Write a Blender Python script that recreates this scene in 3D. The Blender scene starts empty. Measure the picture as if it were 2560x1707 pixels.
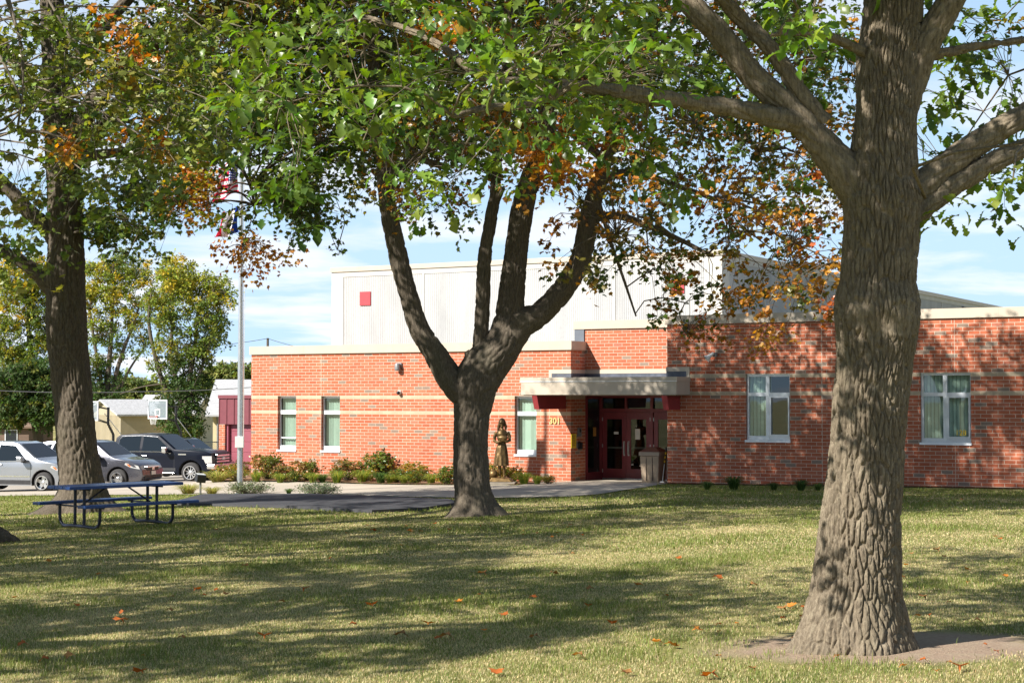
import bpy, bmesh, math, random
import numpy as np
from mathutils import Vector, Matrix

random.seed(7)
RNG = np.random.default_rng(11)
SC = bpy.context.scene
COL = SC.collection
PI = math.pi

# ------------------------------------------------------------------ camera, sky, sun, exposure
EYE = 2.65
FPX, CX, CY = 4100.0, 1280.0, 853.5          # focal length and centre in photograph pixels
PITCH = math.atan(135.5 / FPX)
cam_data = bpy.data.cameras.new('camera')
cam_data.lens = FPX / 2560 * 36
cam_data.sensor_width = 36
cam_data.clip_start = 0.1
cam_data.clip_end = 6000
cam = bpy.data.objects.new('camera', cam_data)
COL.objects.link(cam)
cam.location = (0, 0, EYE)
cam.rotation_euler = (PI / 2 + PITCH, 0, 0)
SC.camera = cam

SUN_EL = math.radians(36.5)
SUN_H = Vector((-0.815, -0.58)).normalized()   # horizontal direction towards the sun
SUN_DIR = Vector((SUN_H.x * math.cos(SUN_EL), SUN_H.y * math.cos(SUN_EL), math.sin(SUN_EL)))
sun_l = bpy.data.lights.new('sun', 'SUN')
sun_l.energy = 5.0
sun_l.angle = math.radians(0.53)
sun_l.color = (1.0, 0.955, 0.89)
sun = bpy.data.objects.new('sun', sun_l)
COL.objects.link(sun)
sun.rotation_euler = (-SUN_DIR).to_track_quat('-Z', 'Y').to_euler()

world = bpy.data.worlds.new('World')
SC.world = world
world.use_nodes = True
wn, wl = world.node_tree.nodes, world.node_tree.links
wn.clear()
w_out = wn.new('ShaderNodeOutputWorld')
w_bg = wn.new('ShaderNodeBackground')
w_bg.inputs['Strength'].default_value = 0.056
sky = wn.new('ShaderNodeTexSky')
sky.sky_type = 'NISHITA'
sky.sun_disc = False
sky.sun_elevation = SUN_EL
sky.sun_rotation = math.atan2(SUN_DIR.x, SUN_DIR.y)
sky.air_density = 1.0
sky.dust_density = 0.3
sky.ozone_density = 3.0
tc = wn.new('ShaderNodeTexCoord')
sep = wn.new('ShaderNodeSeparateXYZ')
wl.new(tc.outputs['Generated'], sep.inputs[0])
def wmath(op, a, b=None):
    n = wn.new('ShaderNodeMath'); n.operation = op
    for i, v in enumerate((a, b)):
        if v is None: continue
        if isinstance(v, (int, float)): n.inputs[i].default_value = v
        else: wl.new(v, n.inputs[i])
    return n.outputs[0]
zz = wmath('ADD', wmath('MAXIMUM', sep.outputs['Z'], 0.0), 0.10)
cmb = wn.new('ShaderNodeCombineXYZ')
wl.new(wmath('DIVIDE', sep.outputs['X'], zz), cmb.inputs[0])
wl.new(wmath('DIVIDE', sep.outputs['Y'], zz), cmb.inputs[1])
nz = wn.new('ShaderNodeTexNoise')
nz.inputs['Scale'].default_value = 0.95
nz.inputs['Detail'].default_value = 7
nz.inputs['Roughness'].default_value = 0.55
nz.inputs['Distortion'].default_value = 0.25
wl.new(cmb.outputs[0], nz.inputs['Vector'])
rp = wn.new('ShaderNodeValToRGB')
rp.color_ramp.elements[0].position = 0.46
rp.color_ramp.elements[0].color = (0.05, 0.05, 0.05, 1)
rp.color_ramp.elements[1].position = 0.565
rp.color_ramp.elements[1].color = (0.92, 0.92, 0.92, 1)
wl.new(nz.outputs['Fac'], rp.inputs['Fac'])
mx = wn.new('ShaderNodeMix'); mx.data_type = 'RGBA'
# clouds and pale haze-blue bank up towards the horizon, the upper sky is mostly clear
mc = wn.new('ShaderNodeMix'); mc.data_type = 'RGBA'
wl.new(rp.outputs['Color'], mc.inputs['Factor'])
mc.inputs['A'].default_value = (5.5, 7.9, 10.6, 1)
mc.inputs['B'].default_value = (9.6, 10.0, 10.8, 1)
hz = wmath('MAXIMUM', wmath('SUBTRACT', 1.05, wmath('MULTIPLY', wmath('MAXIMUM', sep.outputs['Z'], 0.0), 1.7)), 0.08)
wl.new(wmath('MINIMUM', hz, 1.0), mx.inputs['Factor'])
wl.new(sky.outputs['Color'], mx.inputs['A'])
wl.new(mc.outputs['Result'], mx.inputs['B'])
wl.new(mx.outputs['Result'], w_bg.inputs['Color'])
wl.new(w_bg.outputs[0], w_out.inputs['Surface'])

SC.view_settings.view_transform = 'Standard'
SC.view_settings.look = 'None'
SC.view_settings.gamma = 1
SC.view_settings.exposure = 1.0
SC.render.engine = 'CYCLES'
SC.cycles.max_bounces = 6
SC.cycles.transparent_max_bounces = 8
SC.cycles.use_denoising = True
SC.cycles.caustics_reflective = False
SC.cycles.caustics_refractive = False

# ------------------------------------------------------------------ place helpers
def ray(px, py):
    x, y = (px - CX) / FPX, (CY - py) / FPX
    return Vector((x, math.cos(PITCH) - y * math.sin(PITCH), math.sin(PITCH) + y * math.cos(PITCH)))

def at(px, py, Y):
    d = ray(px, py)
    return Vector((0, 0, EYE)) + d * (Y / d.y)

def gz(x, y):
    return (1.02 + 0.022 * np.clip(x, -25, 3) - 0.0205 * np.clip(y, -12, 88)
            - 0.008 * np.clip(np.clip(y, -12, 88) - 45, 0, 100)
            + 0.30 * np.exp(-((x + 7.2) / 4.6) ** 2 - ((y - 56.0) / 4.5) ** 2))

def on_ground(px, py):
    d = ray(px, py)
    Y = 30.0
    for _ in range(60):
        p = Vector((0, 0, EYE)) + d * (Y / d.y)
        err = p.z - float(gz(p.x, p.y))
        Y += err / max(0.02, -d.z / d.y + 0.0)
        Y = min(max(Y, 3), 400)
    return Vector((0, 0, EYE)) + d * (Y / d.y)

# ------------------------------------------------------------------ object helpers
def tag(o, label=None, cat=None, group=None, kind=None):
    if label: o['label'] = label
    if cat: o['category'] = cat
    if group: o['group'] = group
    if kind: o['kind'] = kind
    return o

def thing(name, label, cat, loc=(0, 0, 0), rz=0.0, group=None):
    o = bpy.data.objects.new(name, None)
    o.empty_display_size = 0.3
    COL.objects.link(o)
    o.location = loc
    o.rotation_euler = (0, 0, rz)
    return tag(o, label, cat, group)

class MB:
    def __init__(s):
        s.v, s.f = [], []
    def add(s, v, f):
        n = len(s.v)
        s.v += [tuple(p) for p in v]
        s.f += [tuple(i + n for i in q) for q in f]
        return s
    def box(s, x0, x1, y0, y1, z0, z1):
        v = [(x0, y0, z0), (x1, y0, z0), (x1, y1, z0), (x0, y1, z0), (x0, y0, z1), (x1, y0, z1), (x1, y1, z1), (x0, y1, z1)]
        return s.add(v, [(0, 3, 2, 1), (4, 5, 6, 7), (0, 1, 5, 4), (1, 2, 6, 5), (2, 3, 7, 6), (3, 0, 4, 7)])
    def quad(s, a, b, c, d):
        return s.add([a, b, c, d], [(0, 1, 2, 3)])
    def tube(s, pts, r, n=8, cap=True):
        pts = [Vector(p) for p in pts]
        if isinstance(r, (int, float)): r = [r] * len(pts)
        rings = []
        up = None
        for i, p in enumerate(pts):
            t = (pts[min(i + 1, len(pts) - 1)] - pts[max(i - 1, 0)]).normalized()
            if up is None:
                up = Vector((0, 0, 1)) if abs(t.z) < 0.9 else Vector((1, 0, 0))
            a = t.cross(up).normalized()
            b = a.cross(t).normalized()
            up = b
            rings.append([p + (a * math.cos(2 * PI * k / n) + b * math.sin(2 * PI * k / n)) * r[i] for k in range(n)])
        v = [q for ring in rings for q in ring]
        f = []
        for i in range(len(pts) - 1):
            for k in range(n):
                f.append((i * n + k, i * n + (k + 1) % n, (i + 1) * n + (k + 1) % n, (i + 1) * n + k))
        if cap:
            f.append(tuple(range(n - 1, -1, -1)))
            f.append(tuple((len(pts) - 1) * n + k for k in range(n)))
        return s.add(v, f)
    def lathe(s, prof, n=24, axis='z', c=(0, 0, 0), sx=1.0, sy=1.0, close=False):
        c = Vector(c)
        v, f = [], []
        for (r, h) in prof:
            for k in range(n):
                a = 2 * PI * k / n
                x, y = r * math.cos(a) * sx, r * math.sin(a) * sy
                q = {'z': (x, y, h), 'y': (x, h, y), 'x': (h, x, y)}[axis]
                v.append(c + Vector(q))
        m = len(prof)
        for i in range(m - 1 + (1 if close else 0)):
            j = (i + 1) % m
            for k in range(n):
                f.append((i * n + k, i * n + (k + 1) % n, j * n + (k + 1) % n, j * n + k))
        if not close:
            f.append(tuple(range(n - 1, -1, -1)))
            f.append(tuple((m - 1) * n + k for k in range(n)))
        return s.add(v, f)
    def prism(s, poly, h0, h1, plane='xz'):
        n = len(poly)
        def P(u, w, h):
            return (u, h, w) if plane == 'xz' else ((u, w, h) if plane == 'xy' else (h, u, w))
        v = [P(u, w, h0) for u, w in poly] + [P(u, w, h1) for u, w in poly]
        f = [tuple(range(n)), tuple(range(2 * n - 1, n - 1, -1))]
        for i in range(n):
            j = (i + 1) % n
            f.append((i, i + n, j + n, j))
        return s.add(v, f)
    def build(s, name, mat, parent=None, smooth=None, bevel=0, loc=None, rot=None):
        me = bpy.data.meshes.new(name)
        me.from_pydata(s.v, [], s.f)
        bm = bmesh.new(); bm.from_mesh(me)
        bmesh.ops.recalc_face_normals(bm, faces=bm.faces)
        bm.to_mesh(me); bm.free()
        o = bpy.data.objects.new(name, me)
        COL.objects.link(o)
        for m in (mat if isinstance(mat, (list, tuple)) else [mat]):
            me.materials.append(m)
        if parent is not None: o.parent = parent
        if loc is not None: o.location = loc
        if rot is not None: o.rotation_euler = rot
        if smooth is not None:
            me.shade_smooth() if smooth >= 180 else smooth_by_angle(me, smooth)
        if bevel:
            b = o.modifiers.new('bevel', 'BEVEL')
            b.width = bevel; b.segments = 2; b.limit_method = 'ANGLE'; b.angle_limit = math.radians(40)
        return o

def smooth_by_angle(me, deg):
    me.shade_smooth()
    bm = bmesh.new(); bm.from_mesh(me)
    for e in bm.edges:
        if len(e.link_faces) == 2:
            e.smooth = e.calc_face_angle(0) < math.radians(deg)
    bm.to_mesh(me); bm.free()

def copy_tree(o, parent=None, depth=0):
    c = o.copy()
    COL.objects.link(c)
    if parent is not None: c.parent = parent
    for ch in list(o.children):
        copy_tree(ch, c, depth + 1)
    return c

def raw_mesh(name, verts, tris, mat, parent=None, cols=None, smooth=False, quads=False):
    """verts (n,3), tris (m,3 or 4), cols per vertex (n,3)."""
    me = bpy.data.meshes.new(name)
    n, m, k = len(verts), len(tris), tris.shape[1]
    me.vertices.add(n)
    me.vertices.foreach_set('co', np.ascontiguousarray(verts, dtype=np.float32).ravel())
    me.loops.add(m * k)
    me.loops.foreach_set('vertex_index', np.ascontiguousarray(tris, dtype=np.int32).ravel())
    me.polygons.add(m)
    me.polygons.foreach_set('loop_start', np.arange(0, m * k, k, dtype=np.int32))
    if smooth:
        me.polygons.foreach_set('use_smooth', np.ones(m, dtype=bool))
    me.update(calc_edges=True)
    if cols is not None:
        a = me.color_attributes.new('Col', 'FLOAT_COLOR', 'POINT')
        c4 = np.ones((n, 4), dtype=np.float32); c4[:, :3] = cols
        a.data.foreach_set('color', c4.ravel())
    me.materials.append(mat)
    o = bpy.data.objects.new(name, me)
    COL.objects.link(o)
    if parent is not None: o.parent = parent
    return o

# ------------------------------------------------------------------ materials
class NT:
    def __init__(s, name):
        s.m = bpy.data.materials.new(name)
        s.m.use_nodes = True
        s.n, s.l = s.m.node_tree.nodes, s.m.node_tree.links
        s.b = s.n['Principled BSDF']
    def new(s, t, **kw):
        n = s.n.new(t)
        for k, v in kw.items(): setattr(n, k, v)
        return n
    def link(s, a, b): s.l.new(a, b)
    def math(s, op, a, b=None, c=None, clamp=False):
        n = s.new('ShaderNodeMath', operation=op); n.use_clamp = clamp
        for i, v in enumerate((a, b, c)):
            if v is None: continue
            if isinstance(v, (int, float)): n.inputs[i].default_value = v
            else: s.link(v, n.inputs[i])
        return n.outputs[0]
    def mix(s, f, a, b, mode='MIX'):
        n = s.new('ShaderNodeMix', data_type='RGBA', blend_type=mode)
        for key, v in (('Factor', f), ('A', a), ('B', b)):
            if isinstance(v, (int, float)): n.inputs[key].default_value = v
            elif isinstance(v, tuple): n.inputs[key].default_value = v + (1,) if len(v) == 3 else v
            else: s.link(v, n.inputs[key])
        return n.outputs['Result']
    def coord(s, which='Object'):
        return s.new('ShaderNodeTexCoord').outputs[which]
    def mapping(s, vec, scale=(1, 1, 1), rot=(0, 0, 0), loc=(0, 0, 0)):
        n = s.new('ShaderNodeMapping')
        n.inputs['Scale'].default_value = scale
        n.inputs['Rotation'].default_value = rot
        n.inputs['Location'].default_value = loc
        s.link(vec, n.inputs['Vector'])
        return n.outputs[0]
    def noise(s, vec, scale, detail=4, rough=0.55, dist=0.0):
        n = s.new('ShaderNodeTexNoise')
        n.inputs['Scale'].default_value = scale
        n.inputs['Detail'].default_value = detail
        n.inputs['Roughness'].default_value = rough
        n.inputs['Distortion'].default_value = dist
        if vec is not None: s.link(vec, n.inputs['Vector'])
        return n.outputs['Fac']
    def ramp(s, f, stops):
        n = s.new('ShaderNodeValToRGB')
        e = n.color_ramp.elements
        while len(e) < len(stops): e.new(0.5)
        for i, (p, c) in enumerate(stops):
            e[i].position = p
            e[i].color = (c, c, c, 1) if isinstance(c, (int, float)) else tuple(c) + (1,)
        s.link(f, n.inputs['Fac'])
        return n.outputs['Color']
    def bump(s, h, strength=0.3, dist=0.01):
        n = s.new('ShaderNodeBump')
        n.inputs['Strength'].default_value = strength
        n.inputs['Distance'].default_value = dist
        s.link(h, n.inputs['Height'])
        s.link(n.outputs[0], s.b.inputs['Normal'])
    def set(s, **kw):
        names = dict(col='Base Color', rough='Roughness', metal='Metallic', spec='Specular IOR Level', coat='Coat Weight', trans='Transmission Weight', alpha='Alpha')
        for k, v in kw.items():
            i = s.b.inputs[names[k]]
            if isinstance(v, (int, float)): i.default_value = v
            elif isinstance(v, tuple): i.default_value = v + (1,)
            else: s.link(v, i)
        return s

def mat_var(name, col, rough=0.6, metal=0.0, var=0.12, scale=6.0, bump=0.0, bscale=60, spec=0.5, coat=0.0):
    t = NT(name)
    nf = t.noise(t.coord(), scale, 5)
    lo = tuple(c * (1 - var) for c in col); hi = tuple(min(1, c * (1 + var)) for c in col)
    t.set(col=t.ramp(nf, [(0.3, lo), (0.7, hi)]), metal=metal, spec=spec, coat=coat)
    rf = t.math('MULTIPLY_ADD', t.noise(t.coord(), scale * 3, 3), 0.2, rough - 0.1)
    t.set(rough=rf)
    if bump: t.bump(t.noise(t.coord(), bscale, 4), bump, 0.01)
    return t.m

def brick_material(name, zoff, band_rows, joints):
    t = NT(name)
    sp = t.new('ShaderNodeSeparateXYZ'); t.link(t.coord(), sp.inputs[0])
    u = t.math('ADD', sp.outputs[0], sp.outputs[1])
    z = t.math('ADD', sp.outputs[2], 40 * 0.1016 - zoff)
    rv = t.math('DIVIDE', z, 0.1016)
    row = t.math('FLOOR', rv)
    fz = t.math('FRACT', rv)
    odd = t.math('MULTIPLY', t.math('MODULO', row, 2.0), 0.5)
    uv = t.math('ADD', t.math('DIVIDE', t.math('ADD', u, 200 * 0.3048), 0.3048), odd)
    colu = t.math('FLOOR', uv)
    fu = t.math('FRACT', uv)
    mz = t.math('LESS_THAN', fz, 0.125)
    mu = t.math('LESS_THAN', fu, 0.040)
    mort = t.math('MAXIMUM', mz, mu)
    cb = t.new('ShaderNodeCombineXYZ'); t.link(colu, cb.inputs[0]); t.link(row, cb.inputs[1])
    wn_ = t.new('ShaderNodeTexWhiteNoise', noise_dimensions='2D'); t.link(cb.outputs[0], wn_.inputs['Vector'])
    r = wn_.outputs['Value']
    red = t.ramp(r, [(0.0, (0.36, 0.098, 0.048)), (0.35, (0.43, 0.118, 0.056)), (0.7, (0.40, 0.13, 0.07)), (0.90, (0.47, 0.15, 0.078)), (1.0, (0.38, 0.13, 0.08))])
    grey = t.mix(r, (0.225, 0.155, 0.115), (0.27, 0.195, 0.145))
    sep2 = t.new('ShaderNodeSeparateColor'); t.link(wn_.outputs['Color'], sep2.inputs[0])
    isg = t.math('GREATER_THAN', sep2.outputs[1], 0.943)
    base = t.mix(isg, red, grey)
    fine = t.noise(t.mapping(t.coord(), (1, 1, 3)), 45, 4)
    base = t.mix(0.35, base, t.mix(fine, (0.0, 0.0, 0.0), (1.0, 1.0, 1.0)), 'SOFT_LIGHT')
    tan = None
    for br in band_rows:
        e = t.math('COMPARE', row, float(br + 40), 0.1)
        tan = e if tan is None else t.math('MAXIMUM', tan, e)
    base = t.mix(tan, base, t.mix(r, (0.41, 0.32, 0.215), (0.47, 0.37, 0.255)))
    mortc = t.mix(tan, (0.56, 0.46, 0.36), (0.50, 0.405, 0.285))
    for j in joints:
        mort = t.math('MAXIMUM', mort, t.math('COMPARE', u, float(j), 0.006))
    dirt = t.ramp(t.noise(t.coord(), 0.9, 6, 0.6), [(0.35, 0.90), (0.65, 1.06)])
    colr = t.mix(1.0, t.mix(mort, base, mortc), dirt, 'MULTIPLY')
    t.set(col=colr, rough=0.85, spec=0.25)
    h = t.math('ADD', t.math('SUBTRACT', 1.0, mort), t.math('MULTIPLY', fine, 0.25))
    t.bump(h, 0.6, 0.006)
    return t.m

def leaf_material(name, trans=0.38, rough=0.42, spec=0.45):
    t = NT(name)
    a = t.new('ShaderNodeVertexColor'); a.layer_name = 'Col'
    f = t.noise(t.coord(), 22, 3)
    c = t.mix(0.5, a.outputs['Color'], t.mix(f, (0.25, 0.25, 0.25), (0.8, 0.8, 0.8)), 'OVERLAY')
    t.set(col=c, rough=rough, spec=spec)
    tr = t.new('ShaderNodeBsdfTranslucent')
    hs = t.new('ShaderNodeHueSaturation')
    hs.inputs['Saturation'].default_value = 1.15
    hs.inputs['Value'].default_value = 1.5
    t.link(c, hs.inputs['Color'])
    t.link(hs.outputs[0], tr.inputs['Color'])
    ms = t.new('ShaderNodeMixShader'); ms.inputs[0].default_value = trans
    t.link(t.b.outputs[0], ms.inputs[1]); t.link(tr.outputs[0], ms.inputs[2])
    t.link(ms.outputs[0], t.n['Material Output'].inputs['Surface'])
    return t.m

def bark_material(name, c0, c1, moss=(0.14, 0.14, 0.07)):
    t = NT(name)
    co = t.coord()
    st = t.noise(t.mapping(co, (1, 1, 0.14)), 55, 6, 0.65, 0.4)
    fine = t.noise(co, 140, 4, 0.6)
    big = t.noise(t.mapping(co, (1, 1, 0.5)), 2.2, 4)
    c = t.ramp(st, [(0.30, c0), (0.68, c1)])
    c = t.mix(t.ramp(big, [(0.5, 0.0), (0.75, 0.35)]), c, moss)
    lich = t.noise(t.mapping(co, (1, 1, 0.7)), 13, 5, 0.7)
    c = t.mix(t.ramp(lich, [(0.56, 0.0), (0.68, 0.45)]), c, tuple(x * 1.25 for x in (c1[0], c1[1] * 1.05, c1[2] * 1.05)))
    c = t.mix(0.6, c, t.mix(fine, (0.15, 0.15, 0.15), (0.85, 0.85, 0.85)), 'OVERLAY')
    t.set(col=c, rough=0.92, spec=0.15)
    t.bump(t.math('ADD', t.math('MULTIPLY', st, 1.0), t.math('MULTIPLY', fine, 0.35)), 0.8, 0.010)
    return t.m

def glass_material(name, tint=(0.80, 0.90, 0.86), refl=1.3):
    t = NT(name)
    tr = t.new('ShaderNodeBsdfTransparent'); tr.inputs['Color'].default_value = tint + (1,)
    gl = t.new('ShaderNodeBsdfGlossy'); gl.inputs['Roughness'].default_value = 0.015
    gl.inputs['Color'].default_value = (0.92, 0.95, 0.95, 1)
    lw = t.new('ShaderNodeLayerWeight'); lw.inputs['Blend'].default_value = 0.5
    fr5 = t.math('POWER', lw.outputs['Facing'], 4.0)
    nz_ = t.noise(t.coord(), 1.1, 2)
    bp = t.new('ShaderNodeBump'); bp.inputs['Strength'].default_value = 0.02; bp.inputs['Distance'].default_value = 0.05
    t.link(nz_, bp.inputs['Height']); t.link(bp.outputs[0], gl.inputs['Normal'])
    f = t.math('MULTIPLY', t.math('MULTIPLY_ADD', fr5, 0.9, 0.07), refl, clamp=True)
    ms = t.new('ShaderNodeMixShader')
    t.link(f, ms.inputs[0]); t.link(tr.outputs[0], ms.inputs[1]); t.link(gl.outputs[0], ms.inputs[2])
    t.link(ms.outputs[0], t.n['Material Output'].inputs['Surface'])
    return t.m

M = {}
M['brick_low'] = brick_material('brick_low_wing', 0.0, (20, 25), (-9.55, -3.3))
M['brick_high'] = brick_material('brick_high_wing', 0.02, (26, 31), (7.49, 11.21))
M['brick_plain'] = brick_material('brick_plain', 0.02, (60,), (60,))
M['brick_return'] = brick_material('brick_return', 0.0, (20, 25), (1.0,))
M['coping'] = mat_var('coping_metal', (0.455, 0.39, 0.305), 0.5, 0.0, 0.05, 2)
M['coping_edge'] = mat_var('coping_drip_edge', (0.42, 0.36, 0.28), 0.4, 0.0, 0.05, 2)
M['flash'] = mat_var('dark_flashing', (0.075, 0.085, 0.11), 0.45, 0.0, 0.3, 5, 0.4, 4)
M['slate'] = mat_var('slate_panel', (0.10, 0.115, 0.14), 0.6, 0.0, 0.15, 3)
M['roof_flat'] = mat_var('flat_roof_gravel', (0.3, 0.28, 0.25), 0.9, 0, 0.2, 30)
M['maroon'] = mat_var('maroon_paint', (0.20, 0.028, 0.035), 0.38, 0, 0.1, 4)
M['maroon_lit'] = mat_var('sunlit_maroon_paint', (0.27, 0.035, 0.038), 0.4, 0, 0.1, 4)  # maroon lightened to stand in for sun on the brackets
M['alu'] = mat_var('aluminium_frame', (0.62, 0.65, 0.69), 0.32, 0.55, 0.08, 5)
M['alu_white'] = mat_var('white_aluminium_frame', (0.80, 0.82, 0.84), 0.35, 0.1, 0.04, 5)
M['blind'] = mat_var('vertical_blind', (0.58, 0.66, 0.57), 0.7, 0, 0.05, 8)
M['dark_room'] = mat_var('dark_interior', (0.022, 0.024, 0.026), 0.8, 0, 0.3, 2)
M['glass'] = glass_material('window_glass')
M['door_glass'] = glass_material('door_glass', (0.30, 0.34, 0.33), 0.8)
M['steel'] = mat_var('brushed_steel', (0.55, 0.54, 0.52), 0.32, 0.9, 0.1, 20)
M['soffit'] = mat_var('soffit_panel', (0.30, 0.22, 0.15), 0.7, 0, 0.06, 3)
M['paper'] = mat_var('paper_notice', (0.72, 0.72, 0.68), 0.8, 0, 0.04, 10)
M['yellow'] = mat_var('yellow_sign', (0.72, 0.50, 0.03), 0.5, 0, 0.06, 10)
M['gold'] = mat_var('gold_numerals', (0.62, 0.45, 0.17), 0.4, 0.1, 0.05, 10)
M['black'] = mat_var('black_plastic', (0.015, 0.015, 0.017), 0.45, 0, 0.2, 10)
M['grey_metal'] = mat_var('grey_fixture', (0.20, 0.20, 0.20), 0.45, 0.3, 0.1, 10)
M['pale_plastic'] = mat_var('pale_plastic', (0.62, 0.62, 0.58), 0.4, 0, 0.05, 10)

def gym_panel():
    t = NT('ribbed_gym_panel')
    co = t.coord()
    streak = t.noise(t.mapping(co, (1.0, 1.0, 0.25)), 1.1, 6, 0.6)
    spot = t.noise(co, 16, 5, 0.7)
    c = t.ramp(streak, [(0.30, (0.34, 0.34, 0.335)), (0.55, (0.42, 0.415, 0.40)), (0.75, (0.46, 0.45, 0.43))])
    c = t.mix(t.ramp(spot, [(0.52, 0.0), (0.70, 0.5)]), c, (0.27, 0.27, 0.27))
    t.set(col=c, rough=0.9, spec=0.2)
    t.bump(spot, 0.4, 0.01)
    return t.m
M['gym'] = gym_panel()
M['gym_smooth'] = mat_var('smooth_gym_concrete', (0.47, 0.45, 0.405), 0.85, 0, 0.07, 1.5, 0.1)
M['red_panel'] = mat_var('red_square_panel', (0.50, 0.045, 0.055), 0.5, 0, 0.06, 3)

def concrete(name, col, joints=True):
    t = NT(name)
    co = t.coord()
    a = t.noise(co, 0.5, 6, 0.6); b = t.noise(co, 30, 4, 0.6)
    c = t.ramp(a, [(0.3, tuple(x * 0.85 for x in col)), (0.7, tuple(x * 1.1 for x in col))])
    c = t.mix(0.25, c, t.mix(b, (0, 0, 0), (1, 1, 1)), 'SOFT_LIGHT')
    if joints:
        sp = t.new('ShaderNodeSeparateXYZ')
        t.link(t.mapping(co, (1, 1, 1), (0, 0, math.radians(29.4))), sp.inputs[0])
        fx = t.math('FRACT', t.math('DIVIDE', sp.outputs[0], 1.8))
        j = t.math('LESS_THAN', fx, 0.012)
        c = t.mix(t.math('MULTIPLY', j, 0.6), c, (0.12, 0.11, 0.1))
    t.set(col=c, rough=0.9, spec=0.2)
    t.bump(b, 0.25, 0.004)
    return t.m
M['concrete'] = concrete('path_concrete', (0.44, 0.385, 0.305))
M['lot'] = concrete('lot_concrete', (0.38, 0.335, 0.275), False)
M['asphalt'] = concrete('asphalt_pad', (0.062, 0.062, 0.066), False)
M['kerb'] = mat_var('kerb_concrete', (0.36, 0.33, 0.28), 0.9, 0, 0.1, 5, 0.2)

def mulch():
    t = NT('mulch')
    co = t.coord()
    a = t.noise(co, 20, 5, 0.7); b = t.noise(co, 2.0, 3)
    c = t.ramp(a, [(0.3, (0.10, 0.06, 0.04)), (0.55, (0.28, 0.18, 0.11)), (0.75, (0.45, 0.33, 0.22))])
    c = t.mix(t.ramp(b, [(0.4, 0.0), (0.7, 0.5)]), c, (0.33, 0.15, 0.05))
    t.set(col=c, rough=0.95, spec=0.1)
    t.bump(a, 1.0, 0.03)
    return t.m
M['mulch'] = mulch()

def lawn():
    t = NT('lawn_ground')
    co = t.coord()
    big = t.noise(co, 0.22, 5, 0.6, 0.4)
    mid = t.noise(co, 1.3, 5, 0.65)
    fine = t.noise(co, 38, 5, 0.7)
    c = t.ramp(t.math('ADD', t.math('MULTIPLY', big, 0.5), t.math('MULTIPLY', mid, 0.5)),
               [(0.36, (0.13, 0.155, 0.042)), (0.50, (0.25, 0.23, 0.085)), (0.62, (0.40, 0.33, 0.165))])
    c = t.mix(0.7, c, t.mix(fine, (0.1, 0.1, 0.1), (0.9, 0.9, 0.9)), 'OVERLAY')
    # bare soil round the near trunk
    sp = t.new('ShaderNodeSeparateXYZ'); t.link(co, sp.inputs[0])
    dx = t.math('DIVIDE', t.math('SUBTRACT', sp.outputs[0], 2.75), 1.5)
    dy = t.math('DIVIDE', t.math('SUBTRACT', sp.outputs[1], 12.0), 0.98)
    d = t.math('SQRT', t.math('ADD', t.math('MULTIPLY', dx, dx), t.math('MULTIPLY', dy, dy)))
    d = t.math('ADD', d, t.math('MULTIPLY', t.math('SUBTRACT', mid, 0.5), 0.9))
    soil = t.ramp(fine, [(0.3, (0.25, 0.175, 0.12)), (0.7, (0.40, 0.30, 0.22))])
    soil = t.mix(t.ramp(t.noise(co, 5, 4), [(0.45, 0.0), (0.7, 0.6)]), soil, (0.36, 0.29, 0.2))
    c = t.mix(t.ramp(d, [(0.70, 1.0), (1.15, 0.0)]), c, soil)
    t.set(col=c, rough=0.95, spec=0.1)
    t.bump(t.math('ADD', fine, t.math('MULTIPLY', mid, 1.5)), 0.7, 0.03)
    return t.m
M['lawn'] = lawn()
M['leaf'] = leaf_material('leaves', 0.40, 0.36, 0.5)
M['leaf_far'] = leaf_material('far_leaves', 0.3, 0.6, 0.2)
M['grass'] = leaf_material('grass_blades', 0.3, 0.6, 0.15)
M['bark_oak'] = bark_material('oak_bark', (0.082, 0.063, 0.044), (0.245, 0.20, 0.140), (0.115, 0.11, 0.062))
M['bark_maple'] = bark_material('maple_bark', (0.05, 0.040, 0.030), (0.165, 0.135, 0.10), (0.10, 0.098, 0.058))
M['bark_far'] = bark_material('far_bark', (0.07, 0.055, 0.042), (0.14, 0.115, 0.09))

# ------------------------------------------------------------------ ground sheets
xs = np.unique(np.concatenate([np.array([-3000, -1500, -700, -300, -150, -90, -60, -40, -30, -25]), np.arange(-24, 27, 1.0), np.array([3, 30, 40, 60, 90, 150, 300, 700, 1500, 3000])]))
ys = np.unique(np.concatenate([np.array([-300, -100, -40, -20, -12]), np.arange(-8, 90, 1.0), np.array([45, 88, 95, 110, 140, 200, 300, 600, 1200, 2400, 4500])]))
gx, gy = np.meshgrid(xs, ys)
gv = np.stack([gx.ravel(), gy.ravel(), gz(gx.ravel(), gy.ravel())], 1)
nx, ny = len(xs), len(ys)
ii, jj = np.meshgrid(np.arange(nx - 1), np.arange(ny - 1))
a = (jj * nx + ii).ravel()
gq = np.stack([a, a + 1, a + 1 + nx, a + nx], 1)
g = raw_mesh('ground', gv, gq, M['lawn'])
tag(g, 'lawn of mixed green and dry straw grass', 'ground', kind='structure')

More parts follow.
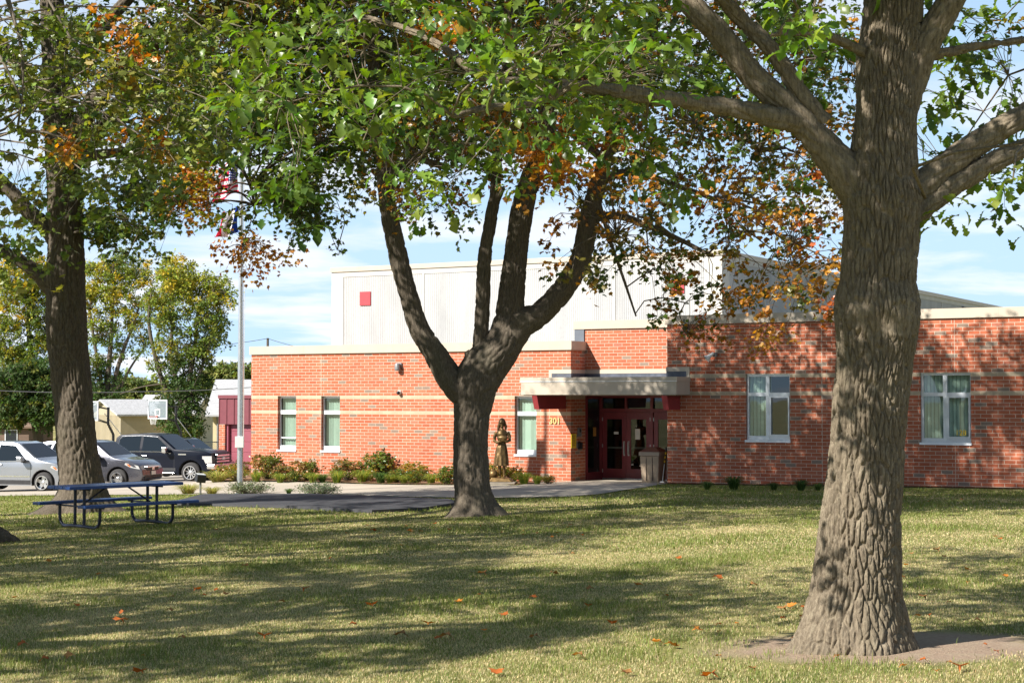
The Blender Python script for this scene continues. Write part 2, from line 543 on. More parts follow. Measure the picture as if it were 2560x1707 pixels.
def sheet(name, poly, off, mat, label, cat, thick=0.0, step=1.0):
    bm = bmesh.new()
    vs = [bm.verts.new((p[0], p[1], 0)) for p in poly]
    bm.faces.new(vs)
    bm.normal_update()
    x0, x1 = min(p[0] for p in poly), max(p[0] for p in poly)
    y0, y1 = min(p[1] for p in poly), max(p[1] for p in poly)
    cuts = [((x, 0, 0), (1, 0, 0)) for x in np.arange(math.ceil(x0), x1, step)] + [((0, y, 0), (0, 1, 0)) for y in np.arange(math.ceil(y0), y1, step)]
    cuts += [((3, 0, 0), (1, 0, 0)), ((-25, 0, 0), (1, 0, 0)), ((0, 45, 0), (0, 1, 0)), ((0, 88, 0), (0, 1, 0))]
    for co, no in cuts:
        bmesh.ops.bisect_plane(bm, geom=bm.verts[:] + bm.edges[:] + bm.faces[:], plane_co=co, plane_no=no, dist=1e-5)
    for f in bm.faces:
        if f.normal.z < 0: f.normal_flip()
    if thick:
        r = bmesh.ops.extrude_face_region(bm, geom=bm.faces[:])
        for v in [e for e in r['geom'] if isinstance(e, bmesh.types.BMVert)]: v.co.z += 1.0
    for v in bm.verts:
        v.co.z = float(gz(v.co.x, v.co.y)) + (off if (not thick or v.co.z > 0.5) else -0.05)
    me = bpy.data.meshes.new(name); bm.to_mesh(me); bm.free()
    me.materials.append(mat)
    o = bpy.data.objects.new(name, me); COL.objects.link(o)
    return tag(o, label, cat, kind='structure')

def gpoly(pts):
    return [tuple(on_ground(*p)[:2]) for p in pts]

ANG = math.atan(FPX / 7280.0)
BANG = -math.radians(29.39)
ER = Vector((math.cos(BANG), math.sin(BANG), 0))
EI = Vector((-math.sin(BANG), math.cos(BANG), 0))
P0 = Vector((1.83, 51.1, 0))
def B(x, y, z=0.0):
    return P0 + ER * x + EI * y + Vector((0, 0, z))
def to_plane(px, py, yl):
    """pixel -> local (x, z) of the building on the wall plane y = yl"""
    d = ray(px, py); o = Vector((0, 0, EYE)) - P0
    k = (yl - o.dot(EI)) / d.dot(EI)
    p = o + d * k
    return p.dot(ER), p.z

lot_poly = [(-60, 56.6), (-17.5, 56.6), (-12.0, 59.5), (-9.6, 61.5), tuple(B(-12.7, 3.0)[:2]), tuple(B(-12.7, 16)[:2]), (-5, 92), (-60, 92)]
path_near = gpoly([(-700, 1250), (0, 1241), (220, 1238), (470, 1237.5), (640, 1236.5), (860, 1237), (1010, 1243), (1220, 1246.5), (1421, 1243), (1502, 1236), (1613, 1219)])
path_far = [tuple(B(3.4, 0.5)[:2]), tuple(B(3.4, 2.6)[:2]), tuple(B(-0.2, 2.6)[:2]), tuple(B(-0.05, -0.05)[:2]), tuple(B(-0.7, -0.25)[:2])] + gpoly([(1292, 1214.5), (1125, 1214), (800, 1208), (567, 1206)]) + [(-12.0, 59.4), (-17.5, 56.6), (-60, 56.6), (-60, 50)]
pad_poly = gpoly([(424, 1262), (505, 1240.5), (760, 1239.5), (900, 1243), (1010, 1249), (1120, 1253.5), (1150, 1262), (1060, 1276), (930, 1283), (720, 1271), (560, 1267)])
sheet('parking_lot', lot_poly, 0.016, M['lot'], 'pale concrete parking lot under the cars', 'parking lot')
sheet('concrete_path', path_near + path_far, 0.024, M['concrete'], 'pale concrete walk leading to the entrance doors', 'path')
sheet('asphalt_pad', pad_poly, 0.07, M['asphalt'], 'dark asphalt pad between the picnic table and the trunk', 'pavement', thick=0.1, step=1.0)
bed_poly = [tuple(B(-0.75, -0.3)[:2])] + gpoly([(1292, 1213.5), (1125, 1213), (800, 1207), (567, 1205)]) + [(-12.0, 59.6), (-9.6, 61.6), tuple(B(-12.7, 3.1)[:2]), tuple(B(-12.7, 0.02)[:2]), tuple(B(-0.75, 0.02)[:2])]
sheet('mulch_bed', bed_poly, 0.045, M['mulch'], 'brown mulch bed along the low brick wing', 'planting bed')
bed2 = [tuple(B(3.75, -1.0)[:2]), tuple(B(3.55, -1.45)[:2]), tuple(B(6.0, -1.7)[:2]), tuple(B(9.5, -1.5)[:2]), tuple(B(14.5, -1.25)[:2]), tuple(B(24, -1.25)[:2]), tuple(B(24, -0.9)[:2]), tuple(B(3.75, -0.9)[:2])]
sheet('leaf_strewn_bed', bed2, 0.03, M['mulch'], 'narrow leaf-strewn bed below the tall brick wing', 'planting bed')
PAVED = [lot_poly, path_near + path_far, pad_poly, bed_poly, bed2]

def inside(poly, x, y):
    r = np.zeros(len(x), dtype=bool)
    n = len(poly)
    for i in range(n):
        (x0, y0), (x1, y1) = poly[i], poly[(i + 1) % n]
        c = ((y0 > y) != (y1 > y)) & (x < (x1 - x0) * (y - y0) / ((y1 - y0) if y1 != y0 else 1e-9) + x0)
        r ^= c
    return r

# ------------------------------------------------------------------ school building
school = thing('school_building', 'brick school building with pale ribbed gym block and flat canopy over the entrance', 'building', P0, BANG)

def wall_front(mb, x0, x1, z0, z1, y, openings, depth):
    gx_ = sorted({x0, x1} | {v for o in openings for v in o[:2]})
    gz_ = sorted({z0, z1} | {v for o in openings for v in o[2:]})
    for i in range(len(gx_) - 1):
        for j in range(len(gz_) - 1):
            cx_, cz_ = (gx_[i] + gx_[i + 1]) / 2, (gz_[j] + gz_[j + 1]) / 2
            if any(o[0] < cx_ < o[1] and o[2] < cz_ < o[3] for o in openings): continue
            mb.quad((gx_[i], y, gz_[j]), (gx_[i + 1], y, gz_[j]), (gx_[i + 1], y, gz_[j + 1]), (gx_[i], y, gz_[j + 1]))
    for (a0, a1, b0, b1) in openings:
        yd = y + depth
        mb.quad((a0, y, b0), (a0, yd, b0), (a0, yd, b1), (a0, y, b1))
        mb.quad((a1, y, b0), (a1, y, b1), (a1, yd, b1), (a1, yd, b0))
        mb.quad((a0, y, b1), (a0, yd, b1), (a1, yd, b1), (a1, y, b1))
        mb.quad((a0, y, b0), (a1, y, b0), (a1, yd, b0), (a0, yd, b0))
    return mb

LW = [(-11.39, -10.60), (-9.545, -8.765), (-2.005, -1.22)]
low_open = [(x0, x1, 0.74, 2.6416) for x0, x1 in LW]
RWY = -0.95
RX0 = 3.697
HW = [(6.158, 7.486), (11.215, 12.583)]
high_open = [(x0, x1, 1.32, 3.27) for x0, x1 in HW]

m = wall_front(MB(), -12.54, 0, -0.9, 4.10, 0, low_open, 0.17)
m.quad((-12.54, 0, -0.9), (-12.54, 0, 4.1), (-12.54, 12, 4.1), (-12.54, 12, -0.9))
m.build('low_wing_wall', M['brick_low'], school)
m = MB(); m.quad((0, 0, -0.5), (0, 1.0, -0.5), (0, 1.0, 4.10), (0, 0, 4.10))
m.build('entrance_return_wall', M['brick_return'], school)
m = wall_front(MB(), RX0, 27, -0.5, 4.76, RWY, high_open, 0.14)
m.quad((RX0, RWY, -0.5), (RX0, RWY, 4.76), (RX0, 2.3, 4.76), (RX0, 2.3, -0.5))
m.quad((27, RWY, -0.5), (27, 14, -0.5), (27, 14, 4.76), (27, RWY, 4.76))
m.build('high_wing_wall', M['brick_high'], school)
m = MB(); m.quad((-0.37, 1.0, 2.9), (RX0, 1.0, 2.9), (RX0, 1.0, 4.78), (-0.37, 1.0, 4.78))
m.quad((-0.37, 1.0, 2.9), (-0.37, 1.0, 4.78), (-0.37, 8, 4.78), (-0.37, 8, 2.9))
m.build('entrance_upper_wall', M['brick_plain'], school)
m = MB(); m.box(-0.36, -0.02, 0.955, 0.995, 4.3, 4.775)
m.build('flashing_panel', M['slate'], school)

def coping(name, path, z0, z1, out=0.05):
    """path: list of (x,y) wall line, outward offset given per segment by sign of the left normal"""
    mb = MB(); eb = MB()
    for (x0, y0, x1, y1, side) in path:
        if side == 'front':
            mb.box(x0, x1, y0 - out, y0 + 0.25, z0, z1)
            eb.box(x0, x1, y0 - out - 0.012, y0 - out + 0.01, z0 - 0.022, z0 + 0.004)
        elif side == 'right':
            mb.box(x0 - 0.25, x0 + out, y0 + 0.252, y1, z0, z1 - 0.003)
            eb.box(x0 + out - 0.01, x0 + out + 0.012, y0, y1, z0 - 0.022, z0 + 0.004)
        else:
            mb.box(x0 - out, x0 + 0.25, y0 + 0.252, y1, z0, z1 - 0.003)
    o = mb.build(name, M['coping'], school)
    eb.build('drip_edge', M['coping_edge'], o)
    return o
c1 = coping('low_coping', [(-12.60, 0, 0.05, 0, 'front'), (0, 0, 0, 0.99, 'right'), (-12.54, 0, 0, 12, 'left')], 4.10, 4.36)
c2 = coping('high_coping', [(RX0 - 0.05, RWY, 27.05, RWY, 'front'), (RX0, RWY, RX0, 0.94, 'left')], 4.765, 5.01)
c3 = coping('entrance_coping', [(-0.40, 1.0, RX0 - 0.06, 1.0, 'front'), (-0.37, 1.0, -0.37, 8, 'left')], 4.775, 5.012)
for xj in (-10.25, -6.6, -2.9): MB().box(xj - .004, xj + .004, -0.0525, -0.049, 4.105, 4.362).build('coping_joint', M['coping_edge'], c1)
for xj in (6.7, 10.4, 13.35): MB().box(xj - .004, xj + .004, RWY - 0.0525, RWY - 0.049, 4.77, 5.012).build('coping_joint', M['coping_edge'], c2)
m = MB()
m.quad((-12.5, 0.2, 4.2), (-0.05, 0.2, 4.2), (-0.05, 11.9, 4.2), (-12.5, 11.9, 4.2))
m.quad((-0.3, 1.2, 4.85), (26.9, 1.2, 4.85), (26.9, 14, 4.85), (-0.3, 14, 4.85))
m.quad((RX0 + 0.1, RWY + 0.2, 4.852), (26.9, RWY + 0.2, 4.852), (26.9, 1.19, 4.852), (RX0 + 0.1, 1.19, 4.852))
m.build('flat_roof', M['roof_flat'], school)

# windows
def text_mesh(name, s, size, mat, parent, mtx, ext=0.006):
    cu = bpy.data.curves.new(name, 'FONT')
    cu.body = s; cu.size = size; cu.extrude = ext; cu.align_x = 'CENTER'; cu.offset = size * 0.012
    tmp = bpy.data.objects.new('tmp_text', cu); COL.objects.link(tmp)
    dg = bpy.context.evaluated_depsgraph_get(); dg.update()
    me = bpy.data.meshes.new_from_object(tmp.evaluated_get(dg))
    bpy.data.objects.remove(tmp); bpy.data.curves.remove(cu)
    me.name = name
    me.transform(mtx)
    me.materials.clear(); me.materials.append(mat)
    o = bpy.data.objects.new(name, me); COL.objects.link(o)
    if parent is not None: o.parent = parent
    return o

def blinds(x0, x1, z0, z1, y, parent, pitch=0.095, ang=35, seed=0):
    mb = MB(); r = random.Random(seed)
    n = int((x1 - x0) / pitch)
    for i in range(n):
        xc = x0 + (i + 0.5) * (x1 - x0) / n
        a = math.radians(ang + r.uniform(-9, 9))
        dx, dy = 0.047 * math.cos(a), 0.047 * math.sin(a)
        mb.quad((xc - dx, y - dy, z0), (xc + dx, y + dy, z0), (xc + dx, y + dy, z1), (xc - dx, y - dy, z1))
    mb.box(x0, x1, y - 0.03, y + 0.03, z1 - 0.01, z1 + 0.03)
    return mb.build('blind', M['blind'], parent)

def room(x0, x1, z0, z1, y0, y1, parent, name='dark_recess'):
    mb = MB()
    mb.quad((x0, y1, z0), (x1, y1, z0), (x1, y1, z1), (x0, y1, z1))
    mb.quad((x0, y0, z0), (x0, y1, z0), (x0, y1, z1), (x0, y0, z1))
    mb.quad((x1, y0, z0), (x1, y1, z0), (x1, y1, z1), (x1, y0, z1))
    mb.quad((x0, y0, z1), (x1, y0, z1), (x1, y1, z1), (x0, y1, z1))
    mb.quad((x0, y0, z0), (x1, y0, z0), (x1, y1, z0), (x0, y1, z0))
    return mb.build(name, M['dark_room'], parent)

for k, (x0, x1) in enumerate(LW):
    y = 0.145
    w = MB()
    w.box(x0, x0 + 0.045, y - 0.02, y + 0.05, 0.80, 2.6416)
    w.box(x1 - 0.045, x1, y - 0.02, y + 0.05, 0.80, 2.6416)
    w.box(x0 + 0.045, x1 - 0.045, y - 0.02, y + 0.05, 2.57, 2.6416)
    w.box(x0 + 0.045, x1 - 0.045, y - 0.035, y + 0.05, 2.02, 2.15)
    w.box(x0 + 0.045, x1 - 0.045, y - 0.035, y + 0.05, 0.80, 0.94)
    win = w.build('window', M['alu_white'], school)
    s = MB(); s.box(x0 - 0.01, x1 + 0.01, -0.035, y + 0.05, 0.735, 0.797); s.build('sill', M['alu_white'], win)
    p = MB()
    p.quad((x0 + 0.045, y + 0.01, 2.15), (x1 - 0.045, y + 0.01, 2.15), (x1 - 0.045, y + 0.01, 2.57), (x0 + 0.045, y + 0.01, 2.57))
    p.quad((x0 + 0.045, y + 0.01, 0.94), (x1 - 0.045, y + 0.01, 0.94), (x1 - 0.045, y + 0.01, 2.02), (x0 + 0.045, y + 0.01, 2.02))
    p.build('pane', M['glass'], win)
    blinds(x0 + 0.03, x1 - 0.03, 0.9, 2.58, y + 0.13, win, ang=38 if k < 2 else 30, seed=k)
    room(x0 - 0.1, x1 + 0.1, 0.7, 2.7, y + 0.06, y + 0.9, win)
    if k == 0:
        b_ = MB(); b_.box(x0 + 0.045, x1 - 0.045, y - 0.01, y + 0.03, 1.19, 1.225); b_.build('cross_bar', M['alu_white'], win)

for k, (x0, x1) in enumerate(HW):
    y = RWY + 0.11
    xm = (x0 + x1) / 2 - 0.02
    w = MB()
    w.box(x0, x0 + 0.075, y - 0.03, y + 0.05, 1.385, 3.27)
    w.box(x1 - 0.035, x1, y - 0.03, y + 0.05, 1.385, 3.27)
    w.box(x0 + 0.075, x1 - 0.035, y - 0.03, y + 0.05, 3.20, 3.27)
    w.box(xm - 0.055, xm + 0.055, y - 0.045, y + 0.05, 1.385, 3.20)
    w.box(x0 + 0.075, xm - 0.055, y - 0.03, y + 0.05, 2.64, 2.74)
    w.box(xm + 0.055, x1 - 0.035, y - 0.03, y + 0.05, 2.64, 2.74)
    w.box(x0 + 0.075, xm - 0.055, y - 0.03, y + 0.05, 1.385, 1.50)
    w.box(xm + 0.055, x1 - 0.035, y - 0.03, y + 0.05, 1.385, 1.50)
    win = w.build('window', M['alu'], school)
    s = MB()
    s.box(xm + 0.057, xm + 0.10, y - 0.055, y + 0.04, 1.502, 2.638); s.box(x1 - 0.078, x1 - 0.036, y - 0.055, y + 0.04, 1.502, 2.638)
    s.box(xm + 0.10, x1 - 0.078, y - 0.055, y + 0.04, 1.502, 1.545); s.box(xm + 0.10, x1 - 0.078, y - 0.055, y + 0.04, 2.595, 2.638)
    s.build('sash', M['alu'], win)
    s = MB(); s.box(x0 - 0.02, x1 + 0.02, RWY - 0.04, y + 0.05, 1.318, 1.382); s.build('sill', M['alu_white'], win)
    p = MB()
    for (a0, a1, b0, b1) in ((x0 + .075, xm - .055, 2.74, 3.20), (xm + .055, x1 - .035, 2.74, 3.20), (x0 + .075, xm - .055, 1.5, 2.64), (xm + .10, x1 - .078, 1.545, 2.595)):
        p.quad((a0, y + 0.01, b0), (a1, y + 0.01, b0), (a1, y + 0.01, b1), (a0, y + 0.01, b1))
    p.build('pane', M['glass'], win)
    blinds(x0 + 0.03, (x1 - 0.03) if k == 1 else xm + 0.05, 1.45, 3.22, y + 0.13, win, ang=22 if k == 0 else 28, seed=10 + k)
    room(x0 - 0.1, x1 + 0.1, 1.3, 3.3, y + 0.06, y + 1.2, win)
    if k == 1:
        mt = Matrix.Translation((x1 - 0.30, y - 0.004, 1.585)) @ Matrix.Rotation(PI / 2, 4, 'X')
        text_mesh('room_number', '128', 0.20, M['yellow'], win, mt, 0.003)

# entrance recess: side light, door frame, doors, transoms, floor and soffit
DY = 2.05
m = MB()
m.box(-0.02, 0.05, 1.002, 1.08, -0.1, 2.655); m.box(-0.02, 0.05, DY - 0.07, DY - 0.002, -0.1, 2.655)
m.box(-0.02, 0.048, 1.08, DY - 0.07, -0.1, 0.22); m.box(-0.02, 0.048, 1.08, DY - 0.07, 2.55, 2.655)
sl = m.build('side_light', M['maroon'], school)
p = MB(); p.quad((0.015, 1.08, 0.22), (0.015, DY - 0.07, 0.22), (0.015, DY - 0.07, 2.55), (0.015, 1.08, 2.55)); p.build('pane', M['door_glass'], sl)
p = MB(); p.box(0.018, 0.024, 1.52, 1.72, 1.36, 1.64); p.build('amber_notice', mat_var('amber_notice', (0.45, 0.22, 0.04), 0.6, 0, 0.1, 8), sl)
room(-1.2, 0.0, -0.05, 2.6, 1.09, DY - 0.08, sl)
DX = [0.0, 0.905, 1.85, 2.76, 3.69]
m = MB()
for xd in (0.0, 1.80, 3.60): m.box(xd + (0.004 if xd == 0 else 0), xd + 0.09, DY - 0.06, DY + 0.08, -0.1, 2.655)
m.box(0.09, 1.80, DY - 0.06, DY + 0.08, 2.13, 2.24); m.box(1.89, 3.60, DY - 0.06, DY + 0.08, 2.13, 2.24)
m.box(0.09, 1.80, DY - 0.06, DY + 0.08, 2.58, 2.655); m.box(1.89, 3.60, DY - 0.06, DY + 0.08, 2.58, 2.655)
m.box(0.905, 0.985, DY - 0.06, DY + 0.08, 2.24, 2.58); m.box(2.70, 2.78, DY - 0.06, DY + 0.08, 2.24, 2.58)
df = m.build('door_frame', M['maroon'], school)
p = MB()
for a0, a1 in ((0.09, 0.905), (0.985, 1.80), (1.89, 2.70), (2.78, 3.60)):
    p.quad((a0, DY + 0.02, 2.24), (a1, DY + 0.02, 2.24), (a1, DY + 0.02, 2.58), (a0, DY + 0.02, 2.58))
p.build('transom_pane', M['door_glass'], df)
room(0.02, 3.66, -0.05, 2.6, DY + 0.09, DY + 3.5, df, 'dark_lobby')
def door(x0, x1, hinge_left, notice):
    m = MB()
    m.box(x0, x0 + 0.15, DY - 0.02, DY + 0.03, 0.02, 2.12); m.box(x1 - 0.15, x1, DY - 0.02, DY + 0.03, 0.02, 2.12)
    m.box(x0 + 0.15, x1 - 0.15, DY - 0.02, DY + 0.03, 0.02, 0.32); m.box(x0 + 0.15, x1 - 0.15, DY - 0.02, DY + 0.03, 1.90, 2.12)
    d = m.build('door', M['maroon'], school)
    p = MB(); p.quad((x0 + .15, DY, .32), (x1 - .15, DY, .32), (x1 - .15, DY, 1.90), (x0 + .15, DY, 1.90)); p.build('pane', M['door_glass'], d)
    p = MB(); p.box(x0 + .15, x1 - .15, DY + 0.05, DY + 0.09, 0.96, 1.02); p.build('push_bar', M['pale_plastic'], d)
    xh = x1 - 0.075 if hinge_left else x0 + 0.075
    p = MB(); p.tube([(xh, DY - 0.03, 0.78), (xh, DY - 0.075, 0.80), (xh, DY - 0.075, 1.16), (xh, DY - 0.03, 1.18)], 0.016, 8)
    p.box(xh - 0.028, xh + 0.028, DY - 0.03, DY - 0.018, 0.74, 1.2); p.build('handle', M['steel'], d)
    xg = x0 if hinge_left else x1
    for zh in (0.25, 1.05, 1.9): MB().box(xg - 0.014, xg + 0.014, DY - 0.035, DY - 0.018, zh - 0.055, zh + 0.055).build('hinge', M['steel'], d)
    if notice: p = MB(); p.box(notice[0], notice[1], DY - 0.012, DY - 0.006, notice[2], notice[3]); p.build('notice', M['paper'], d)
    p = MB(); p.box(x0, x1, DY - 0.03, DY + 0.04, -0.02, 0.018); p.build('threshold', M['steel'], d)
    return d
door(0.10, 0.942, True, (0.50, 0.66, 1.42, 1.50))
door(0.948, 1.79, False, (1.25, 1.42, 1.26, 1.60))
door(1.90, 2.742, True, None)
door(2.748, 3.59, False, None)

# canopy
CZ0, CZ1, CYF = 2.66, 3.20, -1.93
cxl, cxr = -0.70, 4.42
m = MB()
m.box(cxl, cxr, CYF, -0.02, CZ0 + 0.02, CZ1 - 0.13)
can = m.build('canopy', M['coping'], school)
m = MB(); m.box(cxl - 0.02, cxr + 0.02, CYF - 0.02, -0.02, CZ1 - 0.129, CZ1); m.build('canopy_lip', M['coping'], can)
m = MB(); m.box(cxl - 0.022, cxr + 0.022, CYF - 0.023, CYF - 0.019, CZ1 - 0.135, CZ1 - 0.118); m.build('lip_edge', M['alu_white'], can)
m = MB(); m.box(cxl + 0.06, cxr - 0.06, CYF + 0.06, -0.002, CZ0 - 0.006, CZ0 + 0.018); m.box(0.005, RX0 - 0.005, 0.0, DY + 0.1, CZ0 - 0.004, CZ0 + 0.1)
m.build('soffit', M['soffit'], can)
m = MB()
m.box(0.01, RX0 - 0.01, -0.02, 1.0, CZ0 + 0.1, CZ1 - 0.02); m.build('canopy_deck', M['flash'], can)
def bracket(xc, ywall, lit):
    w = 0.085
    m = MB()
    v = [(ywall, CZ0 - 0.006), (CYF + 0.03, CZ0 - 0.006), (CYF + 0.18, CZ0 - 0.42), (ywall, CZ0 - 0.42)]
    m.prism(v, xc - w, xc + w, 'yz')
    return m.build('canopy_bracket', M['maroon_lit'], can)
bracket(-0.255, 0.0, True)
bracket(4.02, RWY, False)
# base flashing above the canopy roof
m = MB(); f2 = MB()
z0, z1, z2 = CZ1 - 0.04, 3.345, 3.465
m.box(-0.76, 0.03, -0.03, -0.002, z1, z2); m.box(0.002, 0.03, -0.002, 0.97, z1, z2); m.box(0.03, RX0, 0.97, 0.998, z1, z2)
m.box(-0.76, -0.66, -0.0295, -0.002, z0, z1)
m.build('roof_flashing_trim', M['coping'], school); m = MB()
m.box(RX0 - 0.03, RX0 + 0.72, RWY - 0.03, RWY - 0.002, z1 + 0.02, z2 + 0.03); m.box(RX0 + 0.62, RX0 + 0.72, RWY - 0.0295, RWY - 0.002, z0, z1 + 0.02)
m.build('roof_flashing_trim', M['coping'], school)
f2.box(-0.66, 0.02, -0.02, -0.001, z0 - 0.1, z1); f2.box(0.001, 0.02, -0.001, 0.98, z0 - 0.1, z1); f2.box(0.02, RX0, 0.98, 0.999, z0 - 0.1, z1)
f2.build('roof_membrane_upstand', M['flash'], school); f2 = MB()
f2.box(RX0 - 0.02, RX0 + 0.62, RWY - 0.02, RWY - 0.001, z0 - 0.1, z1 + 0.02)
f2.build('roof_membrane_upstand', M['flash'], school)

# gym block
GY, GX0, GX1, GZ, GL = 12.0, -17.74, 0.19, 8.13, 46.0
def ribs(mb, u0, u1, z0, z1, depth=0.011, pitch=0.092, front=True):
    n = int((u1 - u0) / pitch)
    p = (u1 - u0) / n
    prof = []
    for i in range(n):
        b = u0 + i * p
        prof += [(b, 0), (b + p * .18, depth), (b + p * .62, depth), (b + p * .80, 0)]
    prof.append((u1, 0))
    V, F = [], []
    for (u, d) in prof:
        for z in (z0, z1):
            V.append((u, GY + 0.03 - d, z) if front else (GX1 - 0.03 + d, u, z))
    for i in range(len(prof) - 1):
        F.append((2 * i, 2 * i + 2, 2 * i + 3, 2 * i + 1))
    mb.add(V, F)
m = MB()
ribs(m, GX0 + 0.60, GX1 - 0.72, 3.8, GZ - 0.42)
ribs(m, GY + 0.75, GY + GL, 3.8, GZ - 0.42, front=False)
gym = m.build('gym_ribbed_wall', M['gym'], school)
m = MB()
m.box(GX0, GX0 + 0.60, GY, GY + 0.3, 0, GZ - 0.2); m.box(GX1 - 0.72, GX1, GY, GY + 0.75, 0, GZ - 0.2)
m.box(GX0 + 0.60, GX1 - 0.72, GY + 0.001, GY + 0.3, GZ - 0.42, GZ - 0.2); m.box(GX1 - 0.3, GX1 - 0.001, GY + 0.75, GY + GL, GZ - 0.42, GZ - 0.2)
m.box(GX0 + .001, GX0 + 0.3, GY + 0.3, GY + GL, 0, GZ - 0.2)
m.box(GX0 + 0.3, GX1 - 0.3, GY + GL - .3, GY + GL, 0, GZ - 0.2)
for jx in (-13.1, -8.7, -4.3): m.box(jx - 0.05, jx + 0.05, GY - 0.004, GY + 0.03, 3.8, GZ - 0.42)
for jy in np.arange(4.5, GL, 4.5): m.box(GX1 - 0.03, GX1 + 0.003, GY + jy - 0.06, GY + jy + 0.06, 3.8, GZ - 0.42)
m.build('gym_smooth_frame', M['gym_smooth'], school)
m = MB(); m.box(GX0 - 0.05, GX1 + 0.05, GY - 0.05, GY + 0.35, GZ - 0.198, GZ); m.box(GX1 - 0.35, GX1 + 0.05, GY + 0.352, GY + GL, GZ - 0.198, GZ - .002)
m.box(GX0 - 0.05, GX0 + 0.35, GY + 0.352, GY + GL, GZ - 0.198, GZ - .002)
m.quad((GX0, GY + .3, GZ - .1), (GX1, GY + .3, GZ - .1), (GX1, GY + GL, GZ - .1), (GX0, GY + GL, GZ - .1))
gc = m.build('gym_coping', M['coping'], school)
for (px0, py0, px1, py1) in ((900, 728.6, 926.5, 763.8), (1676, 698, 1710.5, 734)):
    xa, za = to_plane(px0, py1, GY); xb, zb = to_plane(px1, py0, GY)
    m = MB(); m.box(xa, xb, GY - 0.03, GY + 0.02, za, zb); m.build('red_square_panel', M['red_panel'], school, bevel=0.008)
for w in (14.0, 36.0):
    m = MB(); m.box(GX1, GX1 + 0.12, GY + w - 0.22, GY + w + 0.22, GZ - 0.62, GZ - 0.46); m.build('roof_scupper', M['black'], school)

# maroon garage bay behind the far end of the low wing
AY = 12.5
def ap(px, py): return to_plane(px, py, AY)
ax0, azt = ap(547, 989); ax1 = -12.54
_, azb = ap(560, 1060)
m = MB()
m.box(ax0 + 0.03, ax1 + 1.4, AY, AY + 0.25, azb, azt - 0.12)
for k in range(9): m.box(ax0 + 0.03 + 0.42 * k, ax0 + 0.055 + 0.42 * k, AY - 0.03, AY, azb, azt - 0.12)
m.box(ax0, ax1 + 1.4, AY - 0.06, AY + 0.3, azt - 0.119, azt + 0.03)
m.build('maroon_seamed_fascia', mat_var('maroon_metal_siding', (0.155, 0.035, 0.045), 0.5, 0, 0.08, 4), school)
px_r, _ = ap(562, 1060)
m = MB(); m.box(ax0 + 0.02, px_r, AY, AY + 0.4, -1.6, azb - 0.003); m.box(ax0 + 0.02, ax0 + 0.3, AY + 0.4, AY + 9, -1.6, azt); m.build('garage_pier', M['brick_plain'], school)
m = MB()
for k in range(6): m.box(px_r + 0.12, ax1 + 1.4, AY + 0.25, AY + 0.29, azb - 0.30 - 0.47 * k, azb + 0.16 - 0.47 * k)
m.box(px_r, px_r + 0.118, AY + 0.1, AY + 0.3, -1.6, azb - .002)
m.build('overhead_door', mat_var('maroon_overhead_door', (0.23, 0.055, 0.075), 0.5, 0, 0.08, 3), school)

# ------------------------------------------------------------------ fixtures on the walls
def wall_lamp():
    x, z = to_plane(999, 917, 0)
    t = thing('wall_lamp', 'small dark wall lamp high on the low brick wing', 'lamp', B(x, 0, z), BANG)
    m = MB(); m.box(-0.11, 0.11, -0.06, -0.002, -0.02, 0.13); m.build('back_plate', M['grey_metal'], t, bevel=0.006)
    m = MB(); m.lathe([(0.075, -0.12), (0.10, -0.10), (0.10, 0.07), (0.085, 0.10)], 16, 'z', (0, -0.13, 0)); m.build('lamp_housing', M['grey_metal'], t, smooth=40)
    m = MB(); m.lathe([(0.068, -0.13), (0.072, -0.121)], 16, 'z', (0, -0.13, 0)); m.build('lens', M['pale_plastic'], t)
wall_lamp()
x, z = to_plane(1000, 981, 0)
t = thing('security_camera', 'white dome security camera under the wall lamp', 'camera', B(x, 0, z), BANG)
m = MB(); m.lathe([(0.075, -0.002), (0.075, -0.07), (0.06, -0.09)], 16, 'y'); m.build('mount', M['pale_plastic'], t, smooth=40)
m = MB(); m.lathe([(0.062, -0.09), (0.058, -0.13), (0.035, -0.165), (0.005, -0.175)], 16, 'y', (0, 0, -0.01)); m.build('dome', M['black'], t, smooth=60)
x, z = to_plane(1778, 890, RWY)
t = thing('horn_loudspeaker', 'pale horn loudspeaker on the tall brick wing', 'loudspeaker', B(x, RWY, z), BANG)
m = MB(); m.box(0.10, 0.20, -0.10, -0.002, -0.02, 0.10); m.build('bracket', M['grey_metal'], t)
m = MB(); m.lathe([(0.035, 0.0), (0.045, 0.08), (0.065, 0.18), (0.115, 0.27), (0.118, 0.28), (0.10, 0.275), (0.05, 0.16), (0.01, 0.05)], 20, 'z')
o = m.build('horn', M['pale_plastic'], t, smooth=60, loc=(0.13, -0.13, 0.09)); o.rotation_euler = Vector((-0.62, -0.42, -0.62)).to_track_quat('Z', 'Y').to_euler()
xw, zw = to_plane(1388, 1052, 0)
mt = Matrix.Translation((0, -0.02, -0.09)) @ Matrix.Rotation(PI / 2, 4, 'X')
t = text_mesh('house_number', '301', 0.27, M['gold'], None, mt, 0.012)
t.location = B(xw, 0, zw); t.rotation_euler = (0, 0, BANG)
tag(t, 'gold numerals 301 on the brick beside the entrance', 'house number')

